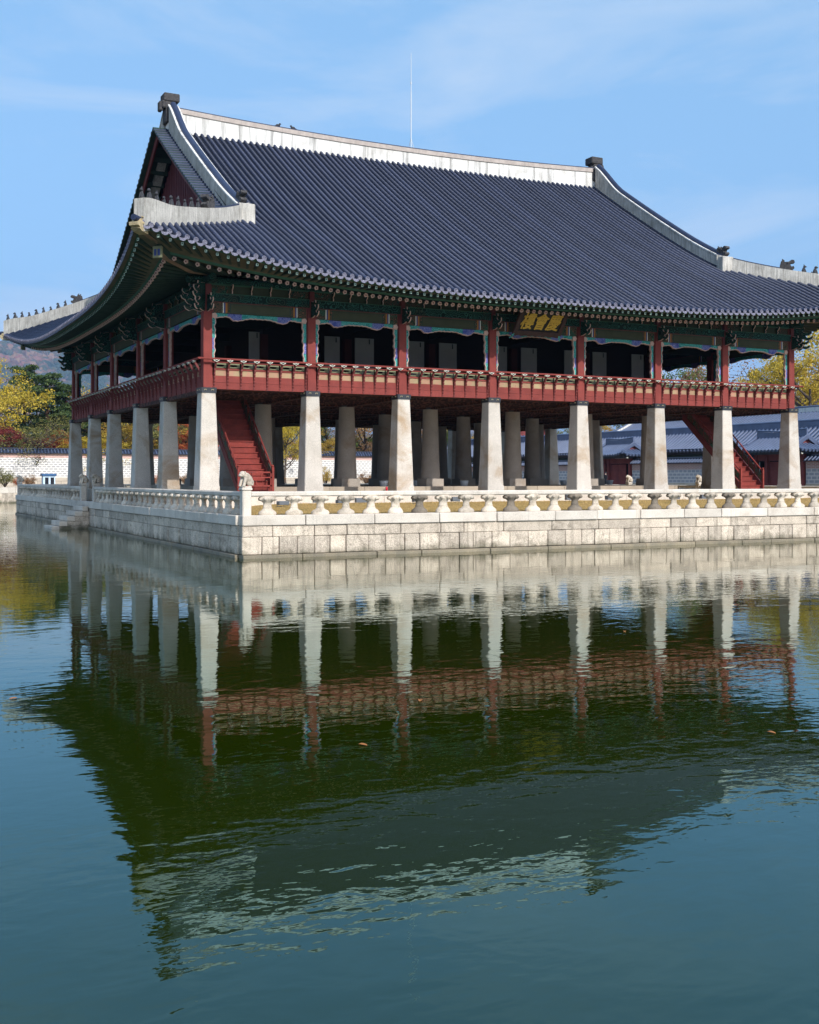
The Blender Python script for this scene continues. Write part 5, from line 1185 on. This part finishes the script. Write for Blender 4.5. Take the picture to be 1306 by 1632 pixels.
T_(1335, 158, 530, 'broad', 'leaf_gold', B_, 'golden tree partly cut by the right edge', 'tree', .9, 1)
T_(1264, 175, 556, 'broad', 'leaf_gold', B_, 'golden tree just beyond the last red column', 'tree', .9, 0)
for (px, d, yt, lf, lb, w) in ((8, 131, 742, 'leaf_olive', 'brown green shrub on the far bank at the left edge', 1.2), (48, 132, 754, 'leaf_brown', 'rust brown shrub beside the booth', 1.5), (30, 133, 758, 'leaf_red', 'low reddish shrub left of the booth', 1.3), (130, 136, 752, 'leaf_red', 'low red shrub behind the first two far pillars', 1.2), (250, 143, 752, 'leaf_red', 'red shrub beside the fourth far pillar', 1.1), (297, 145, 752, 'leaf_brown', 'brown shrub left of the corner pillar', 1.3), (520, 150, 740, 'leaf_gold', 'golden shrub right of the second pillar', 1.), (585, 153, 748, 'leaf_brown', 'dry brown shrub left of the third pillar', 1.4), (445, 146, 755, 'leaf_brown', 'dry shrub under the bright yellow tree', 1.4)):
    T_(px, d, yt, 'shrub', lf, B_, lb, 'shrub', w, int(px), None, 'shrub')

# ------------------------------------------------------------------ hillside and haze
random.seed(5)
def hill_z(x, y):
    x, y = x / 3, y / 3; r = max(0, 1 - abs(y - 1560) / 760); r = r * r * (3 - 2 * r)
    n = noise.fractal((x / 260, y / 260, 1.3), .9, 2.1, 5) * 26
    return -2 + 3 * r * (212 * math.exp(-((x + 150) / 700) ** 2) + 25 + n)
hm = MB(); NX, NY = 110, 60
for j in range(NY + 1):
    for i in range(NX + 1): x = -4500 + 10200 * i / NX; y = 2400 + 4500 * j / NY; hm.v.append((x, y, hill_z(x, y)))
for j in range(NY):
    for i in range(NX): q = j * (NX + 1) + i; hm.f.append((q, q + 1, q + NX + 2, q + NX + 1)); hm.m.append(0); hm.s.append(True)
M['forest_floor'] = pmat('hill_forest_floor', (.06, .075, .03), (.16, .09, .04), .007, .95, .1)
hill = tag(hm.build('hillside', M['forest_floor']), kind='structure')
def forest_mat():
    m, n, l, p = mnew('autumn_forest_crowns'); g = n.new('ShaderNodeNewGeometry'); r = n.new('ShaderNodeValToRGB'); e = r.color_ramp.elements
    e[0].position = 0; e[0].color = (.012, .03, .012, 1); e[1].position = 1; e[1].color = (.17, .07, .05, 1)
    for pos, c in ((.4, (.022, .04, .016)), (.6, (.045, .05, .02)), (.72, (.1, .055, .035)), (.85, (.18, .11, .06))): k = e.new(pos); k.color = rgba(c)
    mm = n.new('ShaderNodeMath'); mm.operation = 'MULTIPLY_ADD'; mm.inputs[1].default_value = .45; l.new(g.outputs['Random Per Island'], mm.inputs[0])
    f = ramp(n, l, tex(n, l, wpos(n, l), .0045, 4), .36, .66, (0, 0, 0), (.6,) * 3); l.new(f, mm.inputs[2]); l.new(mm.outputs[0], r.inputs['Fac']); l.new(r.outputs[0], p.inputs['Base Color']); p.inputs['Roughness'].default_value = .9
    return m
fm = MB(); PH = (1 + 5 ** .5) / 2; ICO = [Vector(v).normalized() for v in ((-1, PH, 0), (1, PH, 0), (-1, -PH, 0), (1, -PH, 0), (0, -1, PH), (0, 1, PH), (0, -1, -PH), (0, 1, -PH), (PH, 0, -1), (PH, 0, 1), (-PH, 0, -1), (-PH, 0, 1))]
ICF = [(0, 11, 5), (0, 5, 1), (0, 1, 7), (0, 7, 10), (0, 10, 11), (1, 5, 9), (5, 11, 4), (11, 10, 2), (10, 7, 6), (7, 1, 8), (3, 9, 4), (3, 4, 2), (3, 2, 6), (3, 6, 8), (3, 8, 9), (4, 9, 5), (2, 4, 11), (6, 2, 10), (8, 6, 7), (9, 8, 1)]
for _ in range(20000):
    x = random.uniform(-100, 1500); y = random.uniform(2550, 4800); r = random.uniform(8, 19); z = hill_z(x, y) + r * .4; a = random.random() * 6.28; ca, sa = math.cos(a), math.sin(a)
    fm.add([(x + (v.x * ca - v.y * sa) * r * random.uniform(.75, 1.2), y + (v.x * sa + v.y * ca) * r * random.uniform(.75, 1.2), z + v.z * r * random.uniform(.8, 1.25)) for v in ICO], ICF)
tag(fm.build('hillside_forest', forest_mat()), 'autumn forest of green and russet covering the far hillside', 'forest', kind='stuff')
hz = MB(); hz.box(-7900, -7900, -5, 7900, 7900, 800); hz = hz.build('haze', [])
hmn = bpy.data.materials.new('thin_haze'); hmn.use_nodes = True; hn = hmn.node_tree.nodes; hn.clear(); ho = hn.new('ShaderNodeOutputMaterial'); hv = hn.new('ShaderNodeVolumePrincipled'); hv.inputs['Color'].default_value = (.38, .58, 1, 1); hv.inputs['Density'].default_value = .000085; hv.inputs['Anisotropy'].default_value = 0.
hmn.node_tree.links.new(hv.outputs[0], ho.inputs['Volume']); hz.data.materials.append(hmn); tag(hz, kind='stuff')
